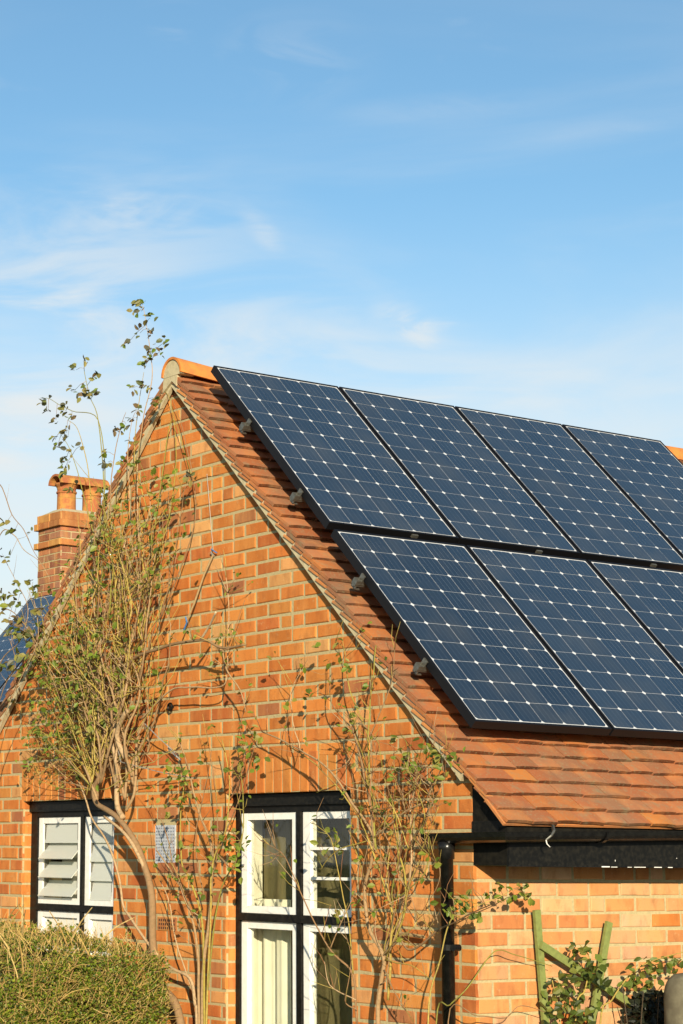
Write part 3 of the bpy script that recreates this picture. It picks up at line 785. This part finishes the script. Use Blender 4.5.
for i in range(17):   # crooked older branches inside the tangle
    sx,sy=random.choice([(97,800),(100,785),(117,790),(117,765),(134,785),(125,800),(112,745),(120,735)])
    ey=U(500,690); l,r_=halfw(ey); ex=l+(r_-l)*U(.08,.95); n_=5; pts=[(sx,sy,.17)]
    for k in range(1,n_):
        t=k/(n_-1); pts.append((sx+(ex-sx)*t**1.15+U(-9,9),sy+(ey-sy)*t+U(-10,10),.17+U(-.07,.10)))
    P=stem(tk,GP(pts),U(.0065,.0105),.0025,BR,6,.02,7)
    twigs(tk,lf,P[6:],7,.26,.0032,BR+YG,.16,GREENS,.045,up=.2,cn=4)
MIDS=[(100,700),(85,690),(110,660),(120,640),(75,700),(130,690),(95,650),(140,640),(105,620),(118,600),(90,720),(125,560),(145,590)]
for i in range(100):
    sx,sy=random.choice(starts) if R()<.45 else random.choice(MIDS)
    sx+=U(-6,6); ey=430+(sy-480)*(R()**.8); ey=min(ey,sy-35)
    ey=ey+ (sy-45-ey)*R()*.55
    l,r_=halfw(ey); q=R()
    ex=l+(r_-l)*q
    if R()<.3: ex=max(l,min(r_,sx+U(-70,50)))
    d0=U(.10,.24); d1=U(.05,.36); mx=sx+(ex-sx)*U(.2,.8)+U(-17,17); my=sy+(ey-sy)*U(.35,.65)
    pal=YG if R()<.62 else BR
    P=stem(tk,GP([(sx,sy,d0),(mx,my,(d0+d1)/2+U(-.04,.07)),(ex,ey,d1)]),U(.0030,.0062),.0014,pal,7,.055,5)
    inner=P[2:]
    twigs(tk,lf,inner,3,.26,.0022,YG+BR+BR,.22,GREENS+[(.22,.24,.04)],.046,up=.05,cn=5)
# stray thin horizontals low on the left
for i in range(60):
    sx,sy=random.choice(starts[:6]); ex=U(20,78); ey=U(610,790)
    P=stem(tk,GP([(sx,sy,.15),((sx+ex)/2,(sy+ey)/2+U(-18,12),U(.1,.25)),(ex,ey,U(.05,.3))]),.0035,.0012,YG+BR,5,.015,5)
    twigs(tk,lf,P[4:],5,.12,.0015,YG,.45,GREENS,.036,cn=4)
for (x,y,n_) in ((60,690,10),(75,705,12),(52,712,8),(90,690,9),(45,680,8),(110,560,12),(85,545,10),(120,530,8),(165,545,10),(95,600,10),(150,575,6),(100,640,8),(60,730,8),(170,760,6),(165,785,5),(170,740,4),(180,768,5)):
    cluster(lf,G(x,y,-.2),n_,.075,.042,GREENS)
for (x,y,n_) in ((150,480,5),(172,470,6),(186,500,7),(160,510,8),(140,500,7),(178,530,6),(150,540,8),(130,470,6),(168,490,5),(120,510,7),(105,530,8),(90,570,8),(34,668,7),(28,700,6),(40,640,7),(66,650,7),(50,672,8),(190,555,4),(137,555,6),(80,620,7)):
    cluster(lf,G(x,y,-.2),n_,.085,.046,GREENS)
# sprays above the gable and roofline
sprays=[([(140,560,.14),(137,480,.14),(143,420,.14),(152,380,.13),(150,350,.13),(146,320,.12),(142,303,.12)],[(141,303,7),(138,312,4),(150,318,5),(140,333,3),(149,332,3),(152,348,5),(160,352,5),(151,357,4),(144,362,4),(128,343,3),(168,340,3),(147,388,3),(158,400,4)]),
 ([(150,520,.12),(135,460,.12),(138,410,.12),(144,372,.12)],[(132,420,2),(132,388,2),(144,388,3)]),
 ([(106,540,.15),(103,470,.15),(98,420,.15),(88,390,.14),(84,368,.14),(87,363,.14)],[(76,370,5),(88,363,2),(96,376,3),(75,390,5),(88,388,4),(97,392,5),(85,396,3)]),
 ([(100,520,.15),(105,480,.15),(98,420,.15),(72,411,.15),(52,400,.15),(46,398,.15)],[(46,400,4),(63,408,6),(48,412,3),(72,416,3),(56,420,3)]),
 ([(92,520,.15),(88,470,.15),(78,430,.15),(68,420,.15)],[(67,428,6),(68,436,4)]),
 ([(100,560,.15),(85,500,.15),(72,455,.15),(60,432,.15)],[(58,446,5),(70,450,4),(80,446,4),(64,470,9),(66,460,6),(72,487,4),(55,440,3)]),
 ([(110,520,.15),(112,470,.15),(120,430,.15),(126,412,.15)],[(118,430,4),(126,424,3),(108,462,5),(104,452,3)]),
 ([(130,500,.15),(128,450,.15),(132,420,.15)],[(137,410,3),(130,440,2)]),
 ([(150,560,.10),(163,470,.08),(172,420,.06),(184,450,.05),(192,480,.05)],[(190,478,3)]),
 ([(140,600,.10),(168,520,.08),(176,455,.06),(170,400,.05),(158,388,.05)],[(157,400,3)]),
 ([(100,560,.13),(150,530,.10),(190,474,.08),(225,466,.06)],[]),
 ([(160,620,.09),(195,520,.07),(185,440,.05),(172,398,.05)],[(191,476,4)])]
for pts,lv in sprays:
    P=stem(tk,GP(pts),.0042,.0013,BR+YG,6,.006,5)
    for x,y,n_ in lv:
        p=G(x,y,-.14); q=min(P,key=lambda a:(a-p).length)
        tk.tube([q,(q+p)/2+Vector((0,0,.01)),p],[.0016,.0013,.001],4,random.choice(BR))
        cluster(lf,p,n_+2,.026,.046,GREENS[:2]+AUT+AUT)
tk.build('stem',M['bark'],cl,smooth=True); lf.build('foliage',M['leaf'],cl)

# ---- second climber between the windows
def climber(label, basepx, stems, shoots, leafpts, name='climbing_rose', tw=6, cat='climbing plant', dense=False):
    b0=G(basepx[0],basepx[1],-.12); e=tag(empty(name,(b0.x,-.12,GZ)),label,cat)
    t=MB(); l=MB(); root=Vector((b0.x,-.12,GZ)); Ps=[]
    for pts,ra,rb,pal,rooted in stems:
        P=stem(t,([root+Vector((U(-.03,.03),0,0))] if rooted else [])+GP(pts),ra*1.25,rb*1.3,pal,5,.010,7); Ps.append(P)
        twigs(t,l,P[len(P)//3:],tw,.19,.0022,BR+BR+RD+YG,.22,GREENS,.038,up=.3)
    for pts in shoots:
        P=stem(t,GP(pts),.0040,.0015,YG+BR+BR+RD,5,.014,5); twigs(t,l,P[2:],6,.15,.0018,BR+RD+YG,.18,GREENS,.036)
    if dense:
        for _ in range(24):
            sx,sy=random.choice([(380,985),(391,940),(391,911),(384,955),(374,840),(410,850),(405,885),(368,890)]); ex=U(352,446); ey=max(738,sy-U(40,190))
            P=stem(t,GP([(sx,sy,.14),((sx+ex)/2+U(-14,14),(sy+ey)/2+U(-12,12),U(.10,.24)),(ex,ey,U(.06,.26))]),U(.0026,.0048),.0013,RD+BR+YG,6,.035,5)
            twigs(t,l,P[4:],5,.15,.0017,BR+RD,.12,GREENS+AUT,.036)
    for x,y,n_ in leafpts: cluster(l,G(x,y,-.17),n_,.045,.044,GREENS)
    t.build('stem',M['bark'],e,smooth=True); l.build('foliage',M['leaf'],e)
    return e
climber('slender climbing rose with several upright stems between the two windows',(200,1020),[
 ([(202,1024,.12),(204,961,.12),(210,913,.13),(212,851,.14),(200,815,.14),(191,780,.14),(180,740,.12)],.011,.003,BR,True),
 ([(206,1024,.12),(210,930,.14),(213,862,.16),(226,828,.17),(229,780,.17),(222,740,.15)],.006,.002,YG,True),
 ([(199,1024,.12),(197,947,.12),(186,900,.14),(173,875,.15),(157,851,.16)],.008,.003,BR,True),
 ([(204,1020,.12),(202,923,.13),(190,880,.15),(182,863,.16),(180.5,811,.15),(186,770,.13)],.007,.002,YG,True),
 ([(207,1000,.12),(218,900,.16),(240,850,.18),(243,800,.17),(240,760,.15)],.004,.0015,YG,False),
 ([(196,1000,.12),(176,940,.14),(170,905,.14),(160,880,.13)],.004,.002,BR,False)],
 [[(210,900,.12),(218,840,.16),(214,780,.14),(206,730,.12)],[(205,900,.12),(196,840,.15),(205,790,.14),(212,750,.12)],[(200,930,.13),(175,870,.17),(165,830,.16),(150,800,.12)],
  [(212,860,.14),(235,810,.16),(248,770,.15),(256,740,.12)],[(206,920,.12),(188,905,.15),(170,860,.15)],[(230,800,.15),(245,765,.15),(240,730,.12),(247,700,.1)],[(215,850,.15),(232,870,.18),(240,840,.18)]],
 [(226,842,9),(236,838,8),(240,856,7),(238,870,5),(185,848,5),(192,874,5),(180,800,8),(170,808,5),(186,790,6),(212,868,4),(208,898,3),(182,920,3),(175,770,5),(188,765,4),(255,742,6),(247,735,5),(262,762,6),(250,752,5),(243,760,4),(256,730,4),(230,770,3),(205,760,3)])
climber('dense brown climbing rose right of the clear window, stems fanning up to the verge',(378,1020),[
 ([(378,1024,.13),(380,983,.13),(383,956,.14),(368,925,.15),(365,888,.15),(372,860,.16),(374,838,.17),(356,808,.18),(330,771,.18),(300,750,.16),(262,732,.14)],.011,.003,BR,True),
 ([(374,838,.17),(366,781,.17),(351,726,.18)],.006,.004,BR,False),
 ([(376,850,.17),(371,790,.16),(368,740,.14),(372,690,.10),(376,645,.06)],.005,.002,YG,False),
 ([(388,1000,.12),(391,952,.14),(391,911,.15),(379,868,.17),(360,820,.18),(340,790,.18),(310,760,.15),(285,745,.12)],.006,.002,YG,False),
 ([(386,960,.13),(402,921,.14),(406,880,.15),(398,850,.16),(392,800,.15)],.005,.003,YG,False),
 ([(398,930,.13),(410,880,.13),(412,853,.13),(410,802,.13),(408,752,.14)],.005,.003,BR,False),
 ([(383,956,.14),(400,940,.15),(412,950,.14),(440,930,.16),(461,919,.2),(490,905,.28)],.006,.002,BR,False),
 ([(357,1024,.14),(353,975,.16),(335,955,.2),(318,930,.2),(300,892,.2),(285,858,.2),(262,840,.2)],.005,.0015,RD,False),
 ([(374,838,.17),(400,815,.18),(425,800,.17),(440,770,.15)],.004,.002,BR,False)],
 [[(410,800,.13),(420,775,.14),(445,752,.12),(455,745,.1)],[(408,820,.13),(396,780,.15),(392,755,.14)],[(412,850,.13),(430,800,.16),(432,770,.15)],[(392,900,.13),(420,880,.16),(430,850,.15),(425,820,.13)],
  [(370,740,.14),(350,690,.10),(345,650,.07),(335,640,.05)],[(368,740,.13),(390,690,.08),(395,650,.06)],[(351,728,.16),(330,700,.12),(330,660,.08)],[(374,840,.15),(340,850,.2),(320,870,.2)],
  [(353,975,.16),(350,930,.2),(340,880,.2),(330,840,.2),(310,820,.18)],[(356,1000,.15),(330,985,.2),(325,960,.2)],[(330,950,.2),(345,915,.22),(360,880,.2)],[(385,960,.14),(410,965,.16),(432,980,.14)],
  [(384,970,.14),(400,1000,.16),(415,1024,.14)],[(357,1010,.15),(345,1000,.2),(352,960,.22),(348,940,.2)],[(400,900,.14),(425,930,.16),(445,900,.18)],[(415,840,.13),(440,870,.15),(430,900,.15)],
  [(366,780,.17),(385,820,.18),(405,850,.16)],[(300,750,.15),(290,700,.1),(300,670,.07)],[(330,771,.17),(350,760,.14),(362,720,.1)]],
 [(345,662,6),(333,655,3),(352,672,4),(340,640,2),(302,695,3),(310,688,3),(318,650,2),(400,745,5),(415,748,6),(428,752,6),(408,760,5),(395,775,5),(440,760,6),(448,755,7),(455,750,4),(420,772,4),(330,834,5),(338,852,6),(326,848,3),(341,917,6),(287,878,2),(250,838,3),(430,858,5),(428,875,4),(458,905,5),(445,895,4),(450,770,5),(385,660,3)],tw=17,dense=True)
# rose spray crossing in front of the downpipe
e=tag(empty('rose_spray',S(440,1022,.25)),'leafy rose shoot reaching past the black downpipe over the pale bricks','rose shoot'); t=MB(); l=MB()
def SP(lst): return [S(x,y,d) for x,y,d in lst]
A=Vector(e.location)
Pz=[G(428,1024,-.14),G(440,960,-.16),G(452,918,-.2)]
P=stem(t,[Vector((A.x-.35,-.2,GZ))]+Pz+SP([(478,905,.14),(500,897,.14),(514,889,.14)]),.005,.0016,YG,6,.004,6)
for x,y,n_ in ((506,888,3),(522,888,3),(529,884,2),(531,896,3),(515,898,3),(504,900,2),(490,893,3),(476,912,3),(480,918,2),(465,905,4),(450,912,4),(470,900,3),(528,893,2),(499,885,2)):
    p=S(x,y,.14); q=min(P,key=lambda a:(a-p).length); t.tube([q,(q+p)/2,p],[.0015,.0013,.001],4,random.choice(RD)); cluster(l,p,n_+1,.018,.042,GREENS+[(.12,.16,.03)])
P=stem(t,[Vector((A.x-.3,-.22,GZ))]+[G(436,1024,-.16),G(450,1005,-.18)]+SP([(467,988,.10),(489,957,.10),(500,950,.10),(513,954,.10),(530,959,.09),(552,966,.08)]),.0042,.0018,YG,6,.003,6)
P=stem(t,[Vector((A.x-.1,-.2,GZ))]+[G(448,1022,-.15)]+SP([(478,1016,.12),(505,1018,.12),(520,1006,.12),(545,1012,.12)]),.0035,.0018,RD,6,.004,6)
t.build('stem',M['bark'],e,smooth=True); l.build('foliage',M['leaf'],e)

# ---- trellis and rose growing on it
XT=.045
def slat(a, b_, X, name='slat', w=.020, parent=None):
    p=S(*a,X); q=S(*b_,X); d=(q-p).normalized(); s=d.cross(Vector((1,0,0))).normalized()
    m_=MB(); m_.obox((p+q)/2,d*((q-p).length/2),s*w,Vector((.009,0,0))); m_.build(name,M['wood'],parent)
tr=tag(empty('trellis',S(570,1020,XT)),'weathered green wooden trellis of thin slats against the pale side wall','trellis')
slat((536.5,910),(549.5,1075),XT,parent=tr); slat((541,945),(634,1006),XT+.02,parent=tr); slat((609,922),(583,1075),XT+.002,parent=tr); slat((541,1000),(552,1012),XT+.03,'slat',.012,tr)
rt=tag(empty('trellis_rose',S(575,1020,.14)),'leafy green rose scrambling over the green trellis','rose'); t=MB(); l=MB()
base=S(575,1024,.14); base.z=GZ
P1=stem(t,[base]+SP([(575,1024,.13),(585,990,.13),(590,960,.14),(580,945,.14)]),.006,.002,YG,5,.004)
P2=stem(t,[base+Vector((.05,.1,0))]+SP([(600,1030,.14),(612,1000,.14),(630,975,.15),(650,962,.15),(672,955,.15),(690,950,.15)]),.005,.002,YG,5,.004)
P3=stem(t,[base]+SP([(560,1024,.13),(556,1000,.13),(552,980,.13)]),.004,.002,YG,5,.004)
for x,y,n_ in ((579,947,5),(586,944,4),(582,956,6),(590,960,7),(584,968,8),(596,965,6),(592,976,8),(600,972,5),(605,985,6),(580,976,6),(572,984,5),(563,990,7),(556,984,6),(570,998,8),(580,1005,8),(590,1010,7),(575,1015,8),(562,1010,7),(552,1000,5),(595,995,5),(588,1020,8),(570,1024,6),(553,1018,5),(600,958,3),(565,975,4),(576,990,5)):
    cluster(l,S(x,y,U(.11,.17)),n_,.032,.052,[(.09,.13,.02),(.12,.16,.025),(.07,.10,.015),(.16,.17,.03),(.05,.07,.015)])
for x,y,n_ in ((640,962,4),(646,960,3),(636,974,5),(644,972,5),(650,978,4),(656,966,4),(628,978,3),(632,985,3),(638,990,4),(662,970,3),(670,962,4),(674,959,4),(680,960,3),(660,980,4),(652,985,4),(668,972,4),(677,968,4)):
    cluster(l,S(x,y,U(.10,.17)),n_,.025,.048,[(.09,.13,.02),(.12,.16,.025),(.07,.10,.015),(.16,.17,.03)])
t.build('stem',M['bark'],rt,smooth=True); l.build('foliage',M['leaf'],rt)
# near-black leaves added in place of a wall shadow beside the post
sp=S(645,1024,.22); sh=tag(empty('wall_shadow_leaves',(sp.x,sp.y,GZ)),'added dark leaf mass standing in for the wall shadow between the trellis and the stone post','shrub'); l=MB(); t=MB()
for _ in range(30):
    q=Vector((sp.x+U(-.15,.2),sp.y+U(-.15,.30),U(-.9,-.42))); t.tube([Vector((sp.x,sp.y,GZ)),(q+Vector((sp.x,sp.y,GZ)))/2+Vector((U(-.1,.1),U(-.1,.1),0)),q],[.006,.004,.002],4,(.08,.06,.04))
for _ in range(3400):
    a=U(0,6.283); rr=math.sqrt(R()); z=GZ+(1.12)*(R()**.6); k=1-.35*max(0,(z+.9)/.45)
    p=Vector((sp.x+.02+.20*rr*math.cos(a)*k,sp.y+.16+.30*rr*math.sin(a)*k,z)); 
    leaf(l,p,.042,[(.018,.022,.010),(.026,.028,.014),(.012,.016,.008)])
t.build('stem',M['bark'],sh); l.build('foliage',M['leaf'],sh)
# stone post
pc=S(690,1000,.62); po=MB(); prof=[]; rr=.125
for i in range(0,9):
    a=math.pi/2*i/8; prof.append((rr-.06*(1-math.cos(a))*1.0,math.sin(a)*.07))
zt_=-.345
P_=[(rr*1.0,GZ-zt_+.0),(rr*1.01,-.5),(rr*.99,-.12)]+[(rr*.99-.075*(1-math.cos(a)) , -.12+.11*math.sin(a)) for a in [math.pi/2*i/7 for i in range(1,8)]]+[(0.001,0.0)]
po.lathe((pc.x,pc.y,zt_),P_,28)
pl_=po.build('stone_post',M['stone'],None,smooth=True); tag(pl_,'rounded weathered grey stone post at the lower right edge','stone post')

# ---- twigs coming in from the left edge, in front of the lower roof
b0=Vector((-5.7,-.5,GZ)); e=tag(empty('bare_shrub',b0),'sparse thin shrub at the left edge with a few yellowing leaves against the sky','shrub'); t=MB(); l=MB()
for pts,lv in [([(-30,700,.4),(-12,560,.4),(-2,486,.4),(12,515,.4),(24,530,.4),(34,552,.4),(48,572,.4)],[(8,520,2),(15,530,2)]),
  ([(-35,720,.4),(-20,600,.4),(0,535,.4),(14,535,.4),(24,550,.4),(40,562,.4),(50,580,.4)],[(9,558,4)]),
  ([(-30,760,.4),(-10,640,.4),(5,610,.4),(25,625,.4),(45,660,.4),(60,700,.4)],[(4,595,6),(14,598,4),(20,594,3),(6,610,5),(35,588,4),(33,582,3),(8,622,3)]),
  ([(-30,800,.4),(-10,700,.4),(2,660,.4),(20,640,.4),(28,610,.4),(18,585,.4),(5,560,.4)],[(16,585,3),(25,630,6),(22,620,4),(26,640,3),(10,630,3)]),
  ([(-30,820,.4),(0,700,.4),(15,665,.4),(10,640,.4)],[(10,664,4),(16,668,3),(18,656,4),(4,665,3)]),
  ([(-30,840,.4),(0,730,.4),(20,680,.4),(38,640,.4),(34,600,.4)],[(20,672,4),(35,645,3),(38,612,3),(30,655,3)])]:
    P=stem(t,[b0]+[G(x,y,-d) for x,y,d in pts],.005,.0016,BR,6,.004,5)
    for x,y,n_ in lv:
        p=G(x,y,-.4); q=min(P,key=lambda a:(a-p).length); t.tube([q,(q+p)/2,p],[.0014,.0012,.001],4,random.choice(BR)); cluster(l,p,n_+1,.028,.058,AUT+GREENS[2:])
    twigs(t,l,P[12:],5,.15,.0013,BR,.2,AUT,.03)
t.build('stem',M['bark'],e,smooth=True); l.build('foliage',M['leaf'],e)

# ---- hedge
hx1=-2.27
hd=tag(empty('clipped_hedge',(-4.2,-.9,GZ)),'clipped green hedge with straw coloured twigs below the left window','hedge'); l=MB(); t=MB()
def htop(x,y):   # hedge top surface
    return -.285+.065*noise.noise(Vector((x*1.9,y*1.9,2)))+.045*noise.noise(Vector((x*6,y*6,5)))+ (-.045*(x+3.2) if x>-3.2 else -.012*(x+3.2)) - (.30*max(0,(x+2.53)/.26)**2) - .16*max(0,(-.95-y)/.45)**2
HC=[(.12,.17,.012),(.16,.22,.015),(.08,.12,.010),(.22,.25,.02),(.26,.22,.04),(.05,.07,.01),(.10,.14,.012)]
TW=[(.48,.33,.10),(.40,.26,.08),(.54,.39,.15),(.30,.18,.06)]
core=MB()
nx_,nz_=40,10
def hpt(): 
    f=R()
    x=-6.2+(hx1+6.2)*R(); y=U(-1.42,-.30)
    zt2=htop(x,y)
    if f<.42: return Vector((x,y,zt2-abs(random.gauss(0,.03)))),Vector((.2,-.4,1))
    if f<.80: 
        y=-1.42+.05*noise.noise(Vector((x*4,R(),0)))+abs(random.gauss(0,.03)); zz=htop(x,-1.42); zz=zz-(zz+1.58)*R()**1.5; return Vector((x,y,zz)),Vector((.3,-1,.3))
    y=U(-1.42,-.25); x=hx1-.04+.06*noise.noise(Vector((y*5,R(),0)))-abs(random.gauss(0,.03)); return Vector((x,y,U(-1.1,htop(x-.1,y)))),Vector((1,-.4,.3))
for _ in range(74000):
    p,n_=hpt(); leaf(l,p,U(.011,.023),HC,n_+Vector((U(-.9,.9),U(-.9,.9),U(-.6,.9))))
for _ in range(13000):
    p,n_=hpt(); n_=n_.normalized(); d=(n_*U(-.2,.8)+Vector((U(-1,1),U(-1,1),U(-.3,1.2)))).normalized(); L=U(.03,.12)
    q=p-n_*.012; t.tube([q,q+d*L*.5+Vector((U(-1,1),U(-1,1),U(-1,1)))*L*.12,q+d*L],[U(.0014,.0028),.0014,.0009],3,random.choice(TW),cap=False)
for _ in range(130):
    p,n_=hpt(); d=Vector((U(-1,1),U(-.5,.2),U(.1,1))).normalized(); q=p+n_*.01
    t.tube(smooth_path([q,q+d*.1+Vector((0,0,.02)),q+d*.24],3),[.005,.005,.004,.004,.003,.003,.002],4,random.choice(TW))
for _ in range(260):
    x=-6.2+(hx1-.05+6.2)*R(); y=U(-1.3,-.3); z=htop(x,y); d=Vector((U(-.4,.4),U(-.4,.3),1)).normalized(); L=U(.03,.09)
    p=Vector((x,y,z)); t.tube([p,p+d*L],[.0016,.001],3,random.choice(TW),cap=False)
    for _ in range(4): leaf(l,p+d*L*R(),.022,HC)
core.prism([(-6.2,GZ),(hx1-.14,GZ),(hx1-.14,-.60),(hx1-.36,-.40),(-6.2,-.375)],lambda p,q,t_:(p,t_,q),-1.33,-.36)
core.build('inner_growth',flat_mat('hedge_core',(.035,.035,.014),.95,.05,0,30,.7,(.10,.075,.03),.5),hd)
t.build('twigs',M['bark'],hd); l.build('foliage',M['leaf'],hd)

# ---- wires and cane
e=tag(empty('plant_wire',G(208,475,-.01)),'thin hanging plant wire with a blue tie and tan cane on the upper gable','wire')
b=MB(); b.tube(GP([(207,474,.01),(209,500,.014),(213,549,.012)]),.0017,5); b.tube(GP([(213,549,.01),(211,553,.018),(214,556,.012)]),.006,5); b.build('wire',M['wire'],e)
b=MB(); b.tube(GP([(213,555,.03),(204,575,.05),(194,604,.07),(186,622,.08)]),[.0065,.0055,.006,.005],6); b.build('cane',M['rope'],e)
b=MB(); b.tube(GP([(211,549,.025),(214,551,.028),(217,553,.02)]),.004,5); b.build('blue_tie',M['bluetie'],e)
b=MB(); b.tube(GP([(185.5,617,.09),(187,622,.09),(184,630,.085)]),.005,5); b.build('blue_tie',M['bluetie'],e)
e=tag(empty('training_wire',G(121,763,-.2)),'pale taut training wire tied from the pruned trunk across the bricks','wire')
b=MB(); b.tube(GP([(116,742,.20),(121,762,.21),(140,767,.19),(164,773,.12),(193,778,.03)]),.003,5); b.tube(GP([(143,722,.14),(159,738,.10),(178,755,.03)]),.0035,5); b.tube(GP([(168,748,.04),(176,756,.05),(181,760,.03)]),.006,5); b.build('wire',M['wire'],e)
b=MB(); c=G(170,707,-.03); n=12
b.tube([c+Vector((.022*math.cos(6.283*j/n),0,.022*math.sin(6.283*j/n))) for j in range(n+1)],.007,6); b.tube([c,c+Vector((0,.03,0))],.008,6)
o=b.build('eye_bolt',M['blackpaint'],None); tag(o,'small dark iron eye bolt in the bricks right of the trunk','eye bolt')
b=MB(); b.tube(GP([(398,933,.05),(424,937,.05)]),.010,6); o=b.build('wall_peg',M['rope'],None); tag(o,'short dark horizontal stub of wood behind the rose stems left of the downpipe','peg')

# ------------------------------------------------------------------ light and sky
sd=Vector((.83,-.51,.275)).normalized()   # towards the sun
el=math.asin(sd.z); az=math.atan2(sd.x,sd.y)
L=bpy.data.lights.new('sun','SUN'); L.energy=5.0; L.angle=rad(.5); L.color=(1,.865,.645)
lo=bpy.data.objects.new('sun',L); COL.objects.link(lo); lo.rotation_euler=(-sd).to_track_quat('-Z','Y').to_euler()
w=bpy.data.worlds.new('World'); scene.world=w; w.use_nodes=True; nt=w.node_tree; bg=nt.nodes['Background']
sky=N(nt,'ShaderNodeTexSky',sky_type='NISHITA'); sky.sun_disc=False; sky.sun_elevation=el; sky.sun_rotation=az
sky.altitude=50; sky.air_density=1.0; sky.dust_density=.6; sky.ozone_density=1.6
tc=N(nt,'ShaderNodeTexCoord')
def cloud(scale, st, lo_, hi_, amt, rot=0.0, loc=(0,0,0), detail=8, dist=.4):
    mp=N(nt,'ShaderNodeMapping'); mp.inputs['Scale'].default_value=st; mp.inputs['Rotation'].default_value=(0,rot,YAW); mp.inputs['Location'].default_value=loc
    nt.links.new(tc.outputs['Generated'],mp.inputs[0])
    n=N(nt,'ShaderNodeTexNoise'); n.inputs['Scale'].default_value=scale; n.inputs['Detail'].default_value=detail; n.inputs['Distortion'].default_value=dist; n.inputs['Roughness'].default_value=.55
    nt.links.new(mp.outputs[0],n.inputs[0]); r=N(nt,'ShaderNodeMapRange'); r.interpolation_type='SMOOTHSTEP'
    r.inputs[1].default_value=lo_; r.inputs[2].default_value=hi_; r.inputs[4].default_value=amt; nt.links.new(n.outputs[0],r.inputs[0]); return r.outputs[0]
c1=cloud(3.2,(1,1,4.5),.42,.72,.40,.10,(3.1,0,0))
c2=cloud(7.5,(1,1,3.2),.60,.78,.38,-.12,(7.3,2,1),9,.9)
sx=N(nt,'ShaderNodeSeparateXYZ'); nt.links.new(tc.outputs['Generated'],sx.inputs[0])
hz=N(nt,'ShaderNodeMapRange'); hz.interpolation_type='SMOOTHSTEP'; hz.inputs[1].default_value=.33; hz.inputs[2].default_value=.06; hz.inputs[3].default_value=0; hz.inputs[4].default_value=.90
nt.links.new(sx.outputs[2],hz.inputs[0])
def mth(op,a,b_):
    n=N(nt,'ShaderNodeMath',operation=op)
    for i,v in enumerate((a,b_)):
        if isinstance(v,(int,float)): n.inputs[i].default_value=v
        else: nt.links.new(v,n.inputs[i])
    return n.outputs[0]
low=N(nt,'ShaderNodeMapRange'); low.interpolation_type='SMOOTHSTEP'; low.inputs[1].default_value=.42; low.inputs[2].default_value=.22; low.inputs[3].default_value=.12; low.inputs[4].default_value=1; nt.links.new(sx.outputs[2],low.inputs[0])
cov=mth('MULTIPLY',mth('ADD',c1,c2),low.outputs[0])
fine=cloud(16,(1,1,2.6),.40,.62,1.0,-.2,(1.3,4,2),9,1.1)
soft=cloud(6,(1,1,5),.38,.66,1.0,.12,(5.3,1,2),8,.8)
def patch(px,py,wd,ht,slope,amt,nz):
    c=ray(px,py).normalized()
    sb_=N(nt,'ShaderNodeVectorMath',operation='SUBTRACT'); nt.links.new(tc.outputs['Generated'],sb_.inputs[0]); sb_.inputs[1].default_value=c
    dt_=N(nt,'ShaderNodeVectorMath',operation='DOT_PRODUCT'); nt.links.new(sb_.outputs[0],dt_.inputs[0]); dt_.inputs[1].default_value=r0
    zz=N(nt,'ShaderNodeSeparateXYZ'); nt.links.new(sb_.outputs[0],zz.inputs[0])
    a_=dt_.outputs['Value']; b2=mth('SUBTRACT',zz.outputs[2],mth('MULTIPLY',a_,slope))
    A_=mth('DIVIDE',a_,wd); B_=mth('DIVIDE',b2,ht)
    d_=mth('SQRT',mth('ADD',mth('MULTIPLY',A_,A_),mth('MULTIPLY',B_,B_)),0)
    mr=N(nt,'ShaderNodeMapRange'); mr.interpolation_type='SMOOTHSTEP'; mr.inputs[1].default_value=1; mr.inputs[2].default_value=.0; mr.inputs[3].default_value=0; mr.inputs[4].default_value=amt*.52
    nt.links.new(d_,mr.inputs[0]); return mth('MULTIPLY',mr.outputs[0],nz)
for args in ((412,328,.026,.014,-.45,.85,fine),(262,230,.014,.011,-.7,.75,fine),(135,212,.055,.016,.05,.50,fine),(60,235,.14,.06,.15,.50,soft),(90,310,.24,.08,-.10,.65,soft),
             (420,385,.28,.040,-.22,.75,soft),(600,130,.09,.008,.04,.28,soft),(440,108,.07,.009,.02,.35,soft),(10,420,.10,.09,0,.7,soft),(290,60,.05,.03,0,.25,fine),(172,8,.02,.02,0,.35,fine)):
    cov=mth('ADD',cov,patch(*args))
tot=N(nt,'ShaderNodeClamp'); nt.links.new(mth('ADD',cov,hz.outputs[0]),tot.inputs[0])
SKYGAIN=1.0
tint=mixc(nt,'MULTIPLY',1.0,sky.outputs[0],(.80,1.035,1.075))
cc_=mixc(nt,'MIX',tot.outputs[0],tint,(5.35,5.5,5.45))
nt.links.new(cc_,bg.inputs['Color']); bg.inputs['Strength'].default_value=.104
vs=scene.view_settings; vs.view_transform='Standard'; vs.look='None'; vs.exposure=.58; vs.gamma=1; vs.use_curve_mapping=False
